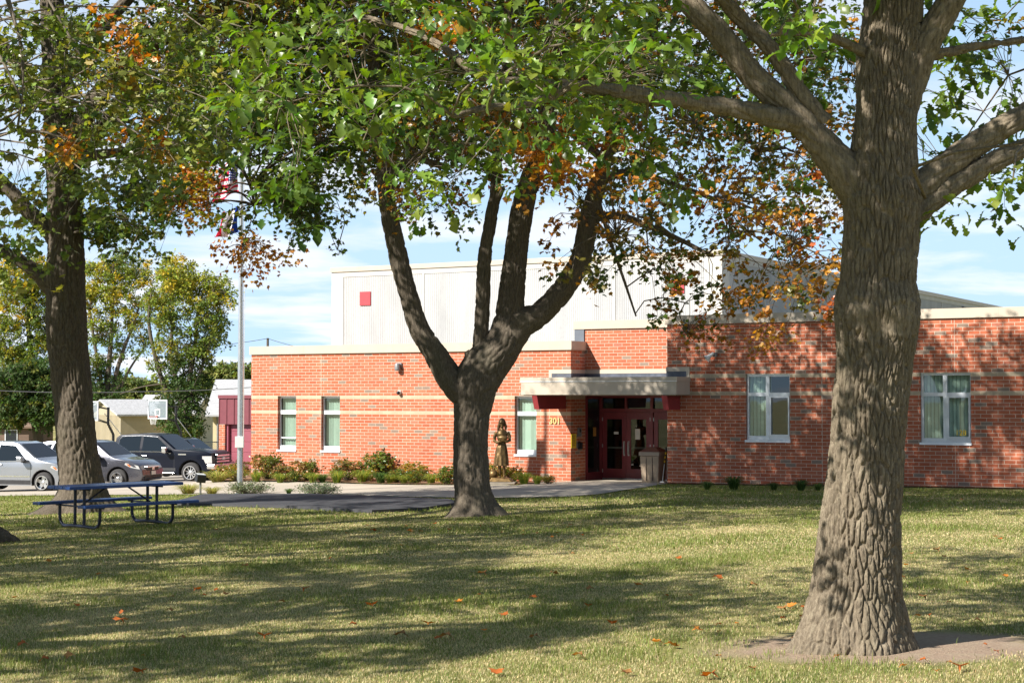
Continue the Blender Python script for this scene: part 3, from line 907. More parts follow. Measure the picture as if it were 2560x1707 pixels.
def on_return(px, py):
    d = ray(px, py); o = Vector((0, 0, EYE)) - P0
    k = (0 - o.dot(ER)) / d.dot(ER)
    p = o + d * k
    return p.dot(EI), p.z
yr, zr = on_return(1433.5, 1102)
t = thing('notice_sign', 'yellow notice sign on the shaded entrance return wall', 'sign', B(0.002, yr, zr), BANG)
m = MB(); m.box(0, 0.012, -0.17, 0.17, -0.22, 0.22); m.build('sign_plate', M['yellow'], t)
ink = mat_var('sign_ink', (0.25, 0.12, 0.02), 0.6)
for k in range(6): MB().box(0.012, 0.014, -0.13 + 0.012 * (k % 3), 0.12 - 0.02 * (k % 2), 0.15 - 0.06 * k, 0.172 - 0.06 * k).build('text_line', ink, t)
yr, zr = on_return(1446.5, 1080)
t = thing('door_intercom', 'grey intercom box above the black card reader by the doors', 'intercom', B(0.002, yr, zr), BANG)
m = MB(); m.box(0, 0.06, -0.1, 0.1, -0.14, 0.14); m.build('intercom_box', M['grey_metal'], t, bevel=0.01)
m = MB(); m.box(0.06, 0.063, -0.06, 0.06, 0.0, 0.10); m.build('speaker_grille', M['black'], t)
yr, zr = on_return(1447, 1115)
t = thing('card_reader', 'black card reader box below the grey intercom', 'card reader', B(0.002, yr, zr), BANG)
m = MB(); m.box(0, 0.08, -0.09, 0.12, -0.09, 0.12); m.build('reader_box', M['black'], t, bevel=0.01)
m = MB(); m.box(0, 0.02, -0.2, -0.09, -0.06, 0.08); m.build('reader_plate', M['grey_metal'], t)

# ------------------------------------------------------------------ litter bin and black bin by the doors
bp = B(3.02, -0.45); bz = float(gz(bp.x, bp.y)) + 0.014
t = thing('litter_bin', 'tan litter bin with brown pyramid lid beside the doors', 'litter bin', (bp.x, bp.y, bz), BANG)
m = MB()
for k in range(4):
    pass
prof = [(0.255, 0.0), (0.27, 0.05), (0.31, 0.80)]
V = []; F = []
for (r, z) in prof:
    V += [(-r, -r, z), (r, -r, z), (r, r, z), (-r, r, z)]
for i in range(2):
    for k in range(4): F.append((i * 4 + k, i * 4 + (k + 1) % 4, i * 4 + 4 + (k + 1) % 4, i * 4 + 4 + k))
F += [(3, 2, 1, 0), (8, 9, 10, 11)]
m.add(V, F)
body = m.build('bin_body', mat_var('tan_bin_plastic', (0.36, 0.27, 0.185), 0.7, 0, 0.1, 4, 0.15), t, bevel=0.02)
m = MB()
for xx in (-0.10, 0.10): m.box(xx - 0.006, xx + 0.006, -0.315, -0.27, 0.06, 0.78)
m.build('panel_groove', mat_var('bin_groove', (0.12, 0.09, 0.07), 0.8), body)
m = MB(); m.box(-0.335, 0.335, -0.335, 0.335, 0.80, 0.92); m.build('bin_rim', mat_var('tan_bin_rim', (0.33, 0.26, 0.195), 0.7, 0, 0.1, 4), t, bevel=0.012)
m = MB(); m.add([(-.33, -.33, .922), (.33, -.33, .922), (.33, .33, .922), (-.33, .33, .922), (-.14, -.14, 1.06), (.14, -.14, 1.06), (.14, .14, 1.06), (-.14, .14, 1.06)], [(0, 1, 5, 4), (1, 2, 6, 5), (2, 3, 7, 6), (3, 0, 4, 7), (4, 5, 6, 7), (3, 2, 1, 0)])
m.build('bin_lid', mat_var('brown_bin_lid', (0.19, 0.075, 0.05), 0.6, 0, 0.12, 6), t, bevel=0.012)
bp2 = B(3.42, 0.25); 
t = thing('black_bin', 'black bin tucked between the tan litter bin and the wall', 'bin', (bp2.x, bp2.y, float(gz(bp2.x, bp2.y)) + 0.014), BANG)
m = MB(); m.lathe([(0.23, 0), (0.25, 0.03), (0.29, 0.92), (0.30, 0.95), (0.30, 0.99), (0.28, 1.0)], 20, 'z'); m.build('bin_body', M['black'], t, smooth=40)
m = MB(); m.lathe([(0.31, 1.001), (0.30, 1.04), (0.16, 1.07)], 20, 'z'); m.build('bin_lid', M['black'], t, smooth=40)
bp3 = B(3.40, -0.66)
t = thing('scraper_tool', 'long handled tool with yellow and black grip leaning on the litter bin', 'tool', (bp3.x, bp3.y, float(gz(bp3.x, bp3.y)) + 0.02), BANG)
m = MB(); m.tube([(0, 0, 0), (0.03, 0.08, 0.55)], 0.014, 8); m.box(-0.07, 0.07, -0.03, 0.03, 0, 0.04); m.build('shaft', M['steel'], t)
m = MB(); m.tube([(0.03, 0.08, 0.55), (0.06, 0.16, 1.02)], 0.024, 8); m.build('grip', M['black'], t)
m = MB()
for k in range(3):
    s = 0.08 + 0.25 * k; m.tube([(0.03 + 0.03 * s, 0.08 + 0.08 * s, 0.55 + 0.47 * s), (0.03 + 0.03 * (s + .16), 0.08 + 0.08 * (s + .16), 0.55 + 0.47 * (s + .16))], 0.028, 8)
m.build('yellow_band', M['yellow'], t)

# ------------------------------------------------------------------ bronze statue
def bronze():
    t = NT('bronze')
    n = t.noise(t.coord(), 7, 5)
    t.set(col=t.ramp(n, [(0.3, (0.085, 0.05, 0.018)), (0.7, (0.20, 0.125, 0.045))]), metal=0.6, rough=t.math('MULTIPLY_ADD', n, 0.3, 0.28))
    return t.m
M['bronze'] = bronze()
sp_ = on_ground(1254, 1213)
t = thing('bronze_statue', 'bronze statue of a woman in cap and apron holding a bundle', 'statue', (sp_.x, sp_.y, sp_.z), BANG + math.radians(22))
m = MB(); m.box(-0.44, 0.44, -0.32, 0.32, -0.1, 0.11); m.build('plinth', mat_var('plinth_stone', (0.22, 0.19, 0.15), 0.85, 0, 0.15, 5, 0.2), t, bevel=0.015)
m = MB(); m.add([(-.36, -.26, .112), (.36, -.26, .112), (.36, .26, .112), (-.36, .26, .112), (-.27, -.2, .25), (.24, -.2, .22), (.24, .2, .22), (-.27, .2, .25)], [(0, 1, 5, 4), (1, 2, 6, 5), (2, 3, 7, 6), (3, 0, 4, 7), (4, 5, 6, 7), (3, 2, 1, 0)])
m.build('bronze_base', M['bronze'], t, bevel=0.02)
z0 = 0.23
fm = MB()
def fold(r, z, amp, n, ph, sx=1.0, sy=0.82, cx=0.0, seg=48):
    return [(cx + (r + amp * math.cos(n * a + ph) + amp * .5 * math.cos((n + 3) * a)) * math.cos(a) * sx, (r + amp * math.cos(n * a + ph)) * math.sin(a) * sy, z) for a in [2 * PI * k / seg for k in range(seg)]]
sec = [(0.255, 0.36, 0.020, 9, 0, 1.0, .86, -0.03), (0.235, 0.55, 0.018, 9, .2, 1.0, .84, -0.02), (0.205, 0.75, 0.012, 8, .3, 1, .82, -.01), (0.178, 0.90, 0.006, 8, .3, 1, .80, 0),
       (0.135, 1.02, 0.0, 1, 0, 1.02, .80, 0.01), (0.128, 1.08, 0.0, 1, 0, 1.02, .8, .01), (0.15, 1.20, 0.0, 1, 0, 1.08, .82, .01), (0.165, 1.31, 0, 1, 0, 1.14, .78, 0.01), (0.14, 1.39, 0, 1, 0, 1.15, .70, 0.01), (0.06, 1.445, 0, 1, 0, 1, 1, .015), (0.05, 1.50, 0, 1, 0, 1, 1, .015)]
V, F = [], []
for (r, z, a, n, ph, sx, sy, cx) in sec: V += fold(r, z + z0, a, n, ph, sx, sy, cx)
S = 48
for i in range(len(sec) - 1):
    for k in range(S): F.append((i * S + k, i * S + (k + 1) % S, (i + 1) * S + (k + 1) % S, (i + 1) * S + k))
F += [tuple(range(S - 1, -1, -1)), tuple((len(sec) - 1) * S + k for k in range(S))]
fm.add(V, F)
# head with nose and chin
fm.lathe([(0.02, -0.125), (0.055, -0.105), (0.074, -0.05), (0.083, 0.01), (0.08, 0.06), (0.055, 0.105), (0.01, 0.12)], 20, 'z', (0.02, -0.012, z0 + 1.60), 0.92, 1.12)
fm.tube([(0.022, -0.085, z0 + 1.63), (0.026, -0.118, z0 + 1.585)], [0.010, 0.017], 8)
fm.lathe([(0.004, -0.02), (0.03, -0.01), (0.03, 0.01), (0.004, 0.02)], 10, 'z', (0.022, -0.082, z0 + 1.535), 1.0, 0.7)
for sx in (-1, 1): fm.lathe([(0.004, -0.03), (0.02, -0.012), (0.02, 0.015), (0.004, 0.03)], 8, 'z', (0.02 + sx * 0.078, 0.005, z0 + 1.6), 0.6, 1)
# arms crossing in front, holding the bundle
fm.tube([(-0.185, 0.0, z0 + 1.35), (-0.235, -0.01, z0 + 1.22), (-0.245, -0.03, z0 + 1.10), (-0.14, -0.15, z0 + 1.05), (0.0, -0.20, z0 + 1.09), (0.06, -0.205, z0 + 1.11)], [0.062, 0.058, 0.052, 0.045, 0.036, 0.03], 12)
fm.tube([(0.205, 0.0, z0 + 1.35), (0.27, -0.02, z0 + 1.24), (0.29, -0.06, z0 + 1.12), (0.20, -0.17, z0 + 1.08), (0.08, -0.225, z0 + 1.12), (0.02, -0.225, z0 + 1.15)], [0.062, 0.058, 0.052, 0.045, 0.036, 0.03], 12)
for hx, hy, hz, sg in ((0.06, -0.205, 1.11, 1), (0.02, -0.225, 1.15, -1)):
    for k, ln in enumerate((0.06, 0.075, 0.08, 0.072)):
        fm.tube([(hx, hy, z0 + hz + 0.022 - 0.015 * k), (hx + sg * ln * .6, hy - 0.012, z0 + hz + 0.026 - 0.017 * k), (hx + sg * ln, hy + 0.008, z0 + hz + 0.02 - 0.018 * k)], [0.011, 0.010, 0.008], 6)
    fm.tube([(hx - sg * 0.02, hy, z0 + hz + 0.02), (hx + sg * 0.015, hy - 0.02, z0 + hz + 0.06)], [0.012, 0.009], 6)
# legs and shoes
for lx, ly in ((-0.075, 0.03), (0.085, -0.03)):
    fm.tube([(lx, ly, z0 + 0.42), (lx, ly, z0 + 0.25), (lx + 0.01, ly, z0 + 0.05), (lx + 0.01, ly - 0.03, z0 + 0.02)], [0.060, 0.055, 0.038, 0.04], 12)
    fm.tube([(lx + 0.01, ly + 0.02, z0 + 0.03), (lx + 0.015, ly - 0.14, z0 + 0.022)], [0.042, 0.034], 10)
fig = fm.build('figure', M['bronze'], t)
fig.scale = (.88, .88, 1)
rmod = fig.modifiers.new('remesh', 'REMESH'); rmod.mode = 'VOXEL'; rmod.voxel_size = 0.011; rmod.use_smooth_shade = True
m = MB(); m.lathe([(0.098, -0.06), (0.106, 0.0), (0.10, 0.06), (0.075, 0.11), (0.03, 0.135), (0.005, 0.14)], 20, 'z', (0.012, 0.022, z0 + 1.635), 0.98, 1.1)
m.lathe([(0.115, -0.02), (0.118, 0.0), (0.108, 0.02)], 20, 'z', (0.018, -0.01, z0 + 1.655), 0.98, 1.12)
m.build('cap', M['bronze'], t, smooth=50)
m = MB(); m.tube([(-0.06, 0.03, z0 + 1.62), (-0.085, 0.03, z0 + 1.52), (-0.11, 0.0, z0 + 1.40)], [0.045, 0.05, 0.03], 10); m.tube([(0.09, 0.04, z0 + 1.62), (0.12, 0.04, z0 + 1.52), (0.12, 0.02, z0 + 1.42)], [0.04, 0.045, 0.03], 10)
m.build('hair', M['bronze'], t, smooth=60)
m = MB(); m.lathe([(0.01, -0.17), (0.07, -0.13), (0.10, 0), (0.08, 0.11), (0.02, 0.16)], 18, 'x', (0.05, -0.15, z0 + 1.19), 0.95, 0.95); m.build('bundle', M['bronze'], t, smooth=60)
m = MB(); m.lathe([(0.02, 0.0), (0.10, 0.015), (0.135, 0.09), (0.13, 0.16), (0.08, 0.22), (0.045, 0.235), (0.05, 0.27), (0.03, 0.271)], 20, 'z', (-0.24, -0.05, z0)); m.tube([(-0.24, -0.05, z0 + 0.26), (-0.2, -0.05, z0 + 0.36), (-0.16, -0.04, z0 + 0.36)], 0.012, 6)
m.build('round_jug', M['bronze'], t, smooth=60)

# ------------------------------------------------------------------ picnic table
A_T = math.radians(47)
tx, ty = -8.14, 29.5
ca, sa = math.cos(A_T), math.sin(A_T)
cxm, cym = tx + ca * 1.22, ty + sa * 1.22
t = thing('picnic_table', 'blue metal picnic table with two attached benches on the lawn', 'picnic table', (cxm, cym, float(gz(cxm, cym)) + 0.02), A_T)
t.rotation_euler = (0.0, 0.0, A_T)
M['blue'] = mat_var('blue_coated_steel', (0.014, 0.055, 0.20), 0.35, 0, 0.15, 8, 0.1, 90)
M['dark_tube'] = mat_var('dark_blue_tube', (0.010, 0.014, 0.030), 0.4, 0, 0.2, 8)
m = MB()
for k in range(3):
    yc = -0.255 + 0.255 * k
    m.prism([(yc - 0.122, 0.715), (yc + 0.122, 0.715), (yc + 0.122, 0.765), (yc + 0.09, 0.772), (yc - 0.09, 0.772), (yc - 0.122, 0.765)], -1.22, 1.22, 'yz')
m.build('tabletop', M['blue'], t, bevel=0.008)
for s in (-1, 1):
    m = MB(); yc = s * 0.75
    m.prism([(yc - 0.125, 0.405), (yc + 0.125, 0.405), (yc + 0.125, 0.452), (yc + 0.10, 0.458), (yc - 0.10, 0.458), (yc - 0.125, 0.452)], -1.22, 1.22, 'yz')
    m.build('bench_seat', M['blue'], t, bevel=0.008)
for xf in (-0.78, 0.78):
    m = MB()
    pts = [(xf, -0.66, 0.403)] + [(xf, -0.66 + 0.18 * (1 - math.cos(a)), 0.20 - 0.18 * math.sin(a)) for a in np.linspace(0, PI / 2, 7)] + [(xf, -0.2, 0.035), (xf, 0.2, 0.035)] + [(xf, 0.66 - 0.18 * (1 - math.cos(a)), 0.20 - 0.18 * math.sin(a)) for a in np.linspace(PI / 2, 0, 7)] + [(xf, 0.66, 0.403)]
    m.tube(pts, 0.030, 10)
    fr = m.build('leg_frame', M['dark_tube'], t, smooth=60)
    for yv in (-0.15, 0.15):
        m = MB(); m.tube([(xf, yv, 0.04), (xf, yv, 0.713)], 0.030, 10); m.build('post', M['dark_tube'], fr, smooth=60)
    m = MB(); m.tube([(xf, -0.78, 0.39), (xf, 0.78, 0.39)], 0.016, 8); m.tube([(xf, -0.33, 0.70), (xf, 0.33, 0.70)], 0.016, 8); m.build('cross_bar', M['dark_tube'], fr, smooth=60)
    m = MB(); m.tube([(xf * 0.98, 0, 0.39), (xf * 0.30, 0, 0.71)], 0.016, 8); m.build('brace', M['dark_tube'], t, smooth=60)

# ------------------------------------------------------------------ flagpole with two flags
fp = on_ground(600, 1236)
t = thing('flagpole', 'tall silver metal flagpole beside the sage shrub', 'flagpole', (fp.x, fp.y, fp.z - 0.03))
M['pole'] = mat_var('satin_aluminium_pole', (0.62, 0.63, 0.65), 0.28, 0.85, 0.06, 3)
m = MB(); m.tube([(0, 0, 0), (0, 0, 3.5), (0, 0, 10.2)], [0.088, 0.080, 0.045], 20); m.build('pole', M['pole'], t, smooth=60)
m = MB(); m.lathe([(0.09, 0.0), (0.17, 0.02), (0.15, 0.06), (0.092, 0.09)], 20); m.build('base_collar', M['pole'], t, smooth=40)
m = MB(); m.lathe([(0.01, -0.09), (0.06, -0.06), (0.085, 0), (0.06, 0.06), (0.01, 0.09)], 16, 'z', (0, 0, 10.3)); m.build('ball_finial', M['gold'], t, smooth=60)
m = MB(); m.box(-0.12, 0.12, -0.16, -0.075, 1.33, 1.64); m.build('halyard_box', M['pale_plastic'], t, bevel=0.01)
m = MB(); m.tube([(0.10, -0.06, 1.5), (0.11, -0.05, 6.0), (0.07, -0.04, 10.0)], 0.008, 5); m.build('halyard', M['pale_plastic'], t)

def flag_material(kind):
    tt = NT('flag_' + kind)
    uv = tt.new('ShaderNodeUVMap').outputs[0]
    sp2 = tt.new('ShaderNodeSeparateXYZ'); tt.link(uv, sp2.inputs[0])
    if kind == 'striped':
        st = tt.math('MODULO', tt.math('FLOOR', tt.math('MULTIPLY', sp2.outputs[1], 13.0)), 2.0)
        c = tt.mix(st, (0.55, 0.02, 0.05), (0.75, 0.75, 0.78))
        can_ = tt.math('MULTIPLY', tt.math('LESS_THAN', sp2.outputs[0], 0.42), tt.math('GREATER_THAN', sp2.outputs[1], 0.46))
        u_ = tt.math('FRACT', tt.math('MULTIPLY', sp2.outputs[0], 14.3)); v_ = tt.math('FRACT', tt.math('MULTIPLY', sp2.outputs[1], 16.6))
        du = tt.math('SUBTRACT', u_, 0.5); dv = tt.math('SUBTRACT', v_, 0.5)
        dd = tt.math('SQRT', tt.math('ADD', tt.math('MULTIPLY', du, du), tt.math('MULTIPLY', dv, dv)))
        star = tt.math('LESS_THAN', dd, 0.27)
        c = tt.mix(can_, c, tt.mix(star, (0.02, 0.035, 0.16), (0.78, 0.78, 0.8)))
    else:
        a_ = tt.math('GREATER_THAN', sp2.outputs[0], 0.27); b_ = tt.math('GREATER_THAN', sp2.outputs[0], 0.73)
        c = tt.mix(b_, tt.mix(a_, (0.02, 0.06, 0.35), (0.76, 0.76, 0.78)), (0.60, 0.02, 0.04))
        ex = tt.math('MULTIPLY', tt.math('SUBTRACT', sp2.outputs[0], 0.5), 1.5); ey = tt.math('SUBTRACT', sp2.outputs[1], 0.5)
        dd = tt.math('SQRT', tt.math('ADD', tt.math('MULTIPLY', ex, ex), tt.math('MULTIPLY', tt.math('MULTIPLY', ey, ey), 2.0)))
        c = tt.mix(tt.math('LESS_THAN', dd, 0.13), c, (0.35, 0.30, 0.25))
    tt.set(col=c, rough=0.8, spec=0.1)
    tr = tt.new('ShaderNodeBsdfTranslucent'); tt.link(c, tr.inputs['Color'])
    ms = tt.new('ShaderNodeMixShader'); ms.inputs[0].default_value = 0.3
    tt.link(tt.b.outputs[0], ms.inputs[1]); tt.link(tr.outputs[0], ms.inputs[2]); tt.link(ms.outputs[0], tt.n['Material Output'].inputs['Surface'])
    return tt.m

def flag(name, label, kind, ztop, hoist, fly, droop, swirl):
    NU, NV = 40, 26
    V, F, U = [], [], []
    for j in range(NV + 1):
        for i in range(NU + 1):
            u, v = i / NU, j / NV
            x = -0.07 - fly * (u ** 0.85) * (0.52 - 0.12 * v) - 0.05 * math.sin(9 * u + 3 * v)
            y = 0.16 * math.sin(u * 8.5 + 2.2 * v + swirl) * min(1, u * 3) + 0.08 * u
            z = ztop - hoist * (1 - v) - droop * u ** 1.4 + 0.05 * math.sin(7 * u + 5 * v + swirl)
            V.append((x, y, z)); U.append((u, v))
    for j in range(NV):
        for i in range(NU):
            a = j * (NU + 1) + i; F.append((a, a + 1, a + NU + 2, a + NU + 1))
    me = bpy.data.meshes.new(name); me.from_pydata(V, [], F)
    uvl = me.uv_layers.new(name='UVMap')
    for lp in me.loops: uvl.data[lp.index].uv = U[lp.vertex_index]
    me.materials.append(flag_material(kind)); me.shade_smooth()
    o = bpy.data.objects.new(name, me); COL.objects.link(o)
    o.location = (fp.x, fp.y, fp.z)
    return tag(o, label, 'flag')
zt = lambda py: at(600, py, fp.y).z - fp.z
flag('striped_flag', 'red and white striped flag with starred blue corner on the flagpole', 'striped', zt(398), 0.98, 1.45, 0.26, 0.5)
flag('tricolour_flag', 'blue white and red upright striped flag below the starred flag', 'tricolour', zt(520), 0.72, 1.25, 0.16, 2.0)

# path light by the flagpole
pl = on_ground(501, 1237)
t = thing('ground_spotlight', 'small black spotlight on a short post in front of the flagpole', 'spotlight', (pl.x, pl.y, pl.z))
m = MB(); m.tube([(0, 0, 0), (0, 0, 0.36)], 0.03, 8); m.build('post', M['grey_metal'], t)
m = MB(); m.box(-0.13, 0.13, -0.12, 0.12, -0.11, 0.11); o = m.build('lamp_head', M['black'], t, bevel=0.015, loc=(0, 0, 0.47)); o.rotation_euler = (0.15, 0.1, 0.5)
m = MB(); m.box(-0.115, 0.115, -0.105, 0.105, 0.111, 0.118); m.build('lens', M['pale_plastic'], o)

# ------------------------------------------------------------------ vehicles
def paint(name, col, metal, rough=0.28, coat=0.8, spec=0.5):
    tt = NT(name)
    n = tt.noise(tt.coord(), 900, 2)
    c = tt.ramp(n, [(0.3, tuple(x * 0.9 for x in col)), (0.7, tuple(min(1, x * 1.12) for x in col))])
    dust = tt.noise(tt.coord(), 2.5, 4)
    tt.set(col=c, metal=metal, coat=coat, spec=spec, rough=tt.math('MULTIPLY_ADD', dust, 0.15, rough - 0.07))
    tt.b.inputs['Coat Roughness'].default_value = 0.05
    return tt.m
M['car_glass'] = NT('car_glass').set(col=(0.010, 0.015, 0.020), rough=0.05, spec=0.35).m
M['tyre'] = mat_var('tyre_rubber', (0.035, 0.033, 0.032), 0.85, 0, 0.25, 15, 0.2)
M['rim'] = mat_var('alloy_rim', (0.62, 0.62, 0.62), 0.25, 0.85, 0.06, 10)
M['chrome'] = mat_var('chrome', (0.85, 0.84, 0.82), 0.18, 1.0, 0.04, 5)
M['trim'] = mat_var('black_trim', (0.03, 0.03, 0.032), 0.55, 0, 0.2, 8)
M['lens'] = mat_var('headlamp_lens', (0.60, 0.60, 0.58), 0.1, 0.2, 0.1, 20)
M['amber'] = mat_var('amber_lens', (0.65, 0.16, 0.03), 0.2, 0, 0.1, 10)
M['red_lens'] = mat_var('red_lens', (0.5, 0.02, 0.02), 0.2, 0, 0.1, 10)

def car(name, label, spec, X, Y, rz):
    hw, belt, tap = spec['hw'], spec['belt'], spec['taper']
    xf, xr = spec['xf'], spec['xr']
    def warp(x, y, z):
        k = 1.0
        if z > belt: k -= tap * (z - belt)
        if z < 0.5: k -= 0.10 * (0.5 - z)
        if x > xf - 0.9: k -= spec['nose'] * ((x - xf + 0.9) / 0.9) ** 2
        if x < xr + 0.6: k -= spec.get('tail', 0.08) * ((xr + 0.6 - x) / 0.6) ** 2
        return y * k
    root = thing(name, label, 'car' if 'pickup' not in name else 'pickup truck', (X, Y, float(gz(X, Y)) + 0.012), rz, 'vehicles in the parking lot')
    arch = []
    prof = list(spec['top'])
    # underside from rear to front with wheel arches
    bottom = []
    for ax in sorted(spec['axles']):
        R = spec['arch']
        bottom += [(ax + R * math.cos(a), spec['wr'] + R * math.sin(a)) for a in np.linspace(PI + 0.25, -0.25, 13)]
    under = [(spec['xr'] + 0.12, spec['sill'])] + bottom + [(spec['xf'] - 0.12, spec['sill'])]
    poly = prof + under[::-1] if spec.get('dir', 1) < 0 else prof + list(reversed(under))
    bm = bmesh.new()
    vs = [bm.verts.new((x, -hw, z)) for x, z in poly]
    f = bm.faces.new(vs)
    r = bmesh.ops.extrude_face_region(bm, geom=[f])
    for e in r['geom']:
        if isinstance(e, bmesh.types.BMVert): e.co.y = hw
    bmesh.ops.recalc_face_normals(bm, faces=bm.faces)
    ed = [e for e in bm.edges if abs(e.verts[0].co.y - e.verts[1].co.y) < 1e-6 and e.verts[0].co.z > spec['sill'] - .02]
    bmesh.ops.bevel(bm, geom=ed, offset=spec.get('bev', 0.06), segments=3, profile=0.6, affect='EDGES', clamp_overlap=True)
    for xx in np.arange(xr + 0.15, xf, 0.15):
        bmesh.ops.bisect_plane(bm, geom=bm.verts[:] + bm.edges[:] + bm.faces[:], plane_co=(xx, 0, 0), plane_no=(1, 0, 0), dist=1e-4)
    for zz_ in np.arange(0.35, 2.0, 0.15):
        bmesh.ops.bisect_plane(bm, geom=bm.verts[:] + bm.edges[:] + bm.faces[:], plane_co=(0, 0, zz_), plane_no=(0, 0, 1), dist=1e-4)
    for v in bm.verts: v.co.y = warp(*v.co)
    me = bpy.data.meshes.new('body'); bm.to_mesh(me); bm.free()
    me.materials.append(spec['paint'])
    smooth_by_angle(me, 35)
    body = bpy.data.objects.new('body', me); COL.objects.link(body); body.parent = root
    def side_panel(nm, pts, mat, off=0.006, both=True, par=body):
        for s in ((-1, 1) if both else (-1,)):
            mb = MB()
            # fan from grid so that the panel follows the flank
            P = [(x, warp(x, s * hw, z) + s * off, z) for x, z in pts]
            Q = [(x, warp(x, s * hw, z) - s * 0.02, z) for x, z in pts]
            n = len(P)
            mb.add(P + Q, [tuple(range(n)), tuple(range(2 * n - 1, n - 1, -1))] + [(i, (i + 1) % n, n + (i + 1) % n, n + i) for i in range(n)])
            mb.build(nm, mat, par)
    for w in spec['windows']: side_panel('side_window', w, M['car_glass'])
    for w in spec.get('window_trim', []):
        for s in (-1, 1):
            mb = MB(); mb.tube([(x, warp(x, s * hw, z) + s * 0.008, z) for x, z in w], 0.009, 5)
            mb.build('window_trim', M['chrome'], body)
    def cross_panel(nm, p0, p1, frac0, frac1, mat, off=0.008):
        (x0, z0_), (x1, z1_) = p0, p1
        nrm = Vector((z1_ - z0_, 0, -(x1 - x0))).normalized()
        if nrm.x * (1 if x0 > 0 or nm == 'windscreen' else -1) < 0: nrm = -nrm
        mb = MB()
        rows = []
        for k in range(9):
            yy = -1 + 2 * k / 8
            a_ = Vector((x0, warp(x0, hw, z0_) * frac0 * yy, z0_)) + nrm * off
            b_ = Vector((x1, warp(x1, hw, z1_) * frac1 * yy, z1_)) + nrm * off
            rows.append((a_, b_))
        V = [q for ab in rows for q in ab]; F = [(2 * k, 2 * k + 2, 2 * k + 3, 2 * k + 1) for k in range(8)]
        mb.add(V, F)
        return mb.build(nm, mat, body)
    cross_panel('windscreen', *spec['windscreen'], 0.90, 0.88, M['car_glass'])
    if 'rear_glass' in spec: cross_panel('rear_window', *spec['rear_glass'], 0.85, 0.82, M['car_glass'])
    # wheels
    for ax in spec['axles']:
        for s in (-1, 1):
            R, wd = spec['wr'], spec.get('ww', 0.24)
            yc = s * (hw - 0.02 - wd / 2)
            mb = MB()
            mb.lathe([(R * 0.66, -wd / 2), (R * .90, -wd / 2), (R * .98, -wd * .38), (R, -wd * .2), (R, wd * .2), (R * .98, wd * .38), (R * .90, wd / 2), (R * .66, wd / 2)], 32, 'y', (ax, yc, R), close=True)
            wh = mb.build('wheel', M['tyre'], root, smooth=50)
            mb = MB()
            yo = yc + s * (wd / 2 - 0.02)
            mb.lathe([(R * .655, -0.10), (R * .67, 0.012), (R * .60, 0.012), (R * .585, -0.10)], 32, 'y', (ax, yo, R), close=True)
            nsp = spec.get('spokes', 5)
            for k in range(nsp):
                a_ = 2 * PI * k / nsp + 0.3
                dr = Vector((math.cos(a_), 0, math.sin(a_))); tg = Vector((-math.sin(a_), 0, math.cos(a_)))
                w0, w1 = spec.get('spw', (0.05, 0.035))
                c0 = Vector((ax, yo, R))
                pts = []
                for (rr, ww_) in ((R * .12, w0), (R * .61, w1)):
                    for q in (-1, 1): pts.append((rr, q * ww_))
                V = []
                for dy in (0.0, -0.035):
                    for (rr, tt_) in pts: V.append(c0 + dr * rr + tg * tt_ + Vector((0, s * (dy + 0.005), 0)))
                mb.add(V, [(0, 1, 3, 2), (4, 6, 7, 5), (0, 2, 6, 4), (1, 5, 7, 3), (0, 4, 5, 1), (2, 3, 7, 6)])
            mb.lathe([(R * .17, -0.03), (R * .17, 0.008), (R * .10, 0.018)], 16, 'y', (ax, yo, R)) if s > 0 else mb.lathe([(R * .17, 0.03), (R * .17, -0.008), (R * .10, -0.018)], 16, 'y', (ax, yo, R))
            mb.build('rim', M['rim'], wh, smooth=40)
            mb = MB(); mb.lathe([(R * .58, -0.005), (R * .58, 0.005)], 24, 'y', (ax, yo - s * 0.09, R)); mb.build('brake_disc', M['trim'], wh)
    # arch liners
    for ax in spec['axles']:
        R = spec['arch'] + 0.004
        for s in (-1, 1):
            mb = MB()
            V = []; n = 14
            for a_ in np.linspace(PI + 0.25, -0.25, n):
                for yy in (s * (hw - 0.01), s * (hw - 0.5)): V.append((ax + (R - 0.01) * math.cos(a_), yy * 0.985, spec['wr'] + (R - 0.01) * math.sin(a_)))
            mb.add(V, [(2 * k, 2 * k + 1, 2 * k + 3, 2 * k + 2) for k in range(n - 1)])
            V2 = [(ax + (R - .01) * math.cos(a_), s * (hw - .5) * .985, spec['wr'] + (R - .01) * math.sin(a_)) for a_ in np.linspace(PI + .25, -.25, n)]
            mb.add(V2, [tuple(range(n))])
            mb.build('wheel_arch', M['trim'], root)
    for nm, pts, mt_ in spec.get('panels', []): side_panel(nm, pts, mt_, 0.007)
    for nm, (x0, x1, y0, y1, z0_, z1_), mt_, bv in spec.get('boxes', []):
        mb = MB(); mb.box(x0, x1, y0, y1, z0_, z1_); mb.build(nm, mt_, root, bevel=bv)
    # door seams, handles, mirrors
    for s in (-1, 1):
        for xx, za, zb in spec['seams']:
            mb = MB()
            for q in range(4):
                z_a = za + (zb - za) * q / 4; z_b = za + (zb - za) * (q + 1) / 4
                ya, yb = warp(xx, s * hw, z_a) + s * 0.003, warp(xx, s * hw, z_b) + s * 0.003
                mb.quad((xx - .006, ya, z_a), (xx + .006, ya, z_a), (xx + .006, yb, z_b), (xx - .006, yb, z_b))
            mb.build('door_seam', M['trim'], body)
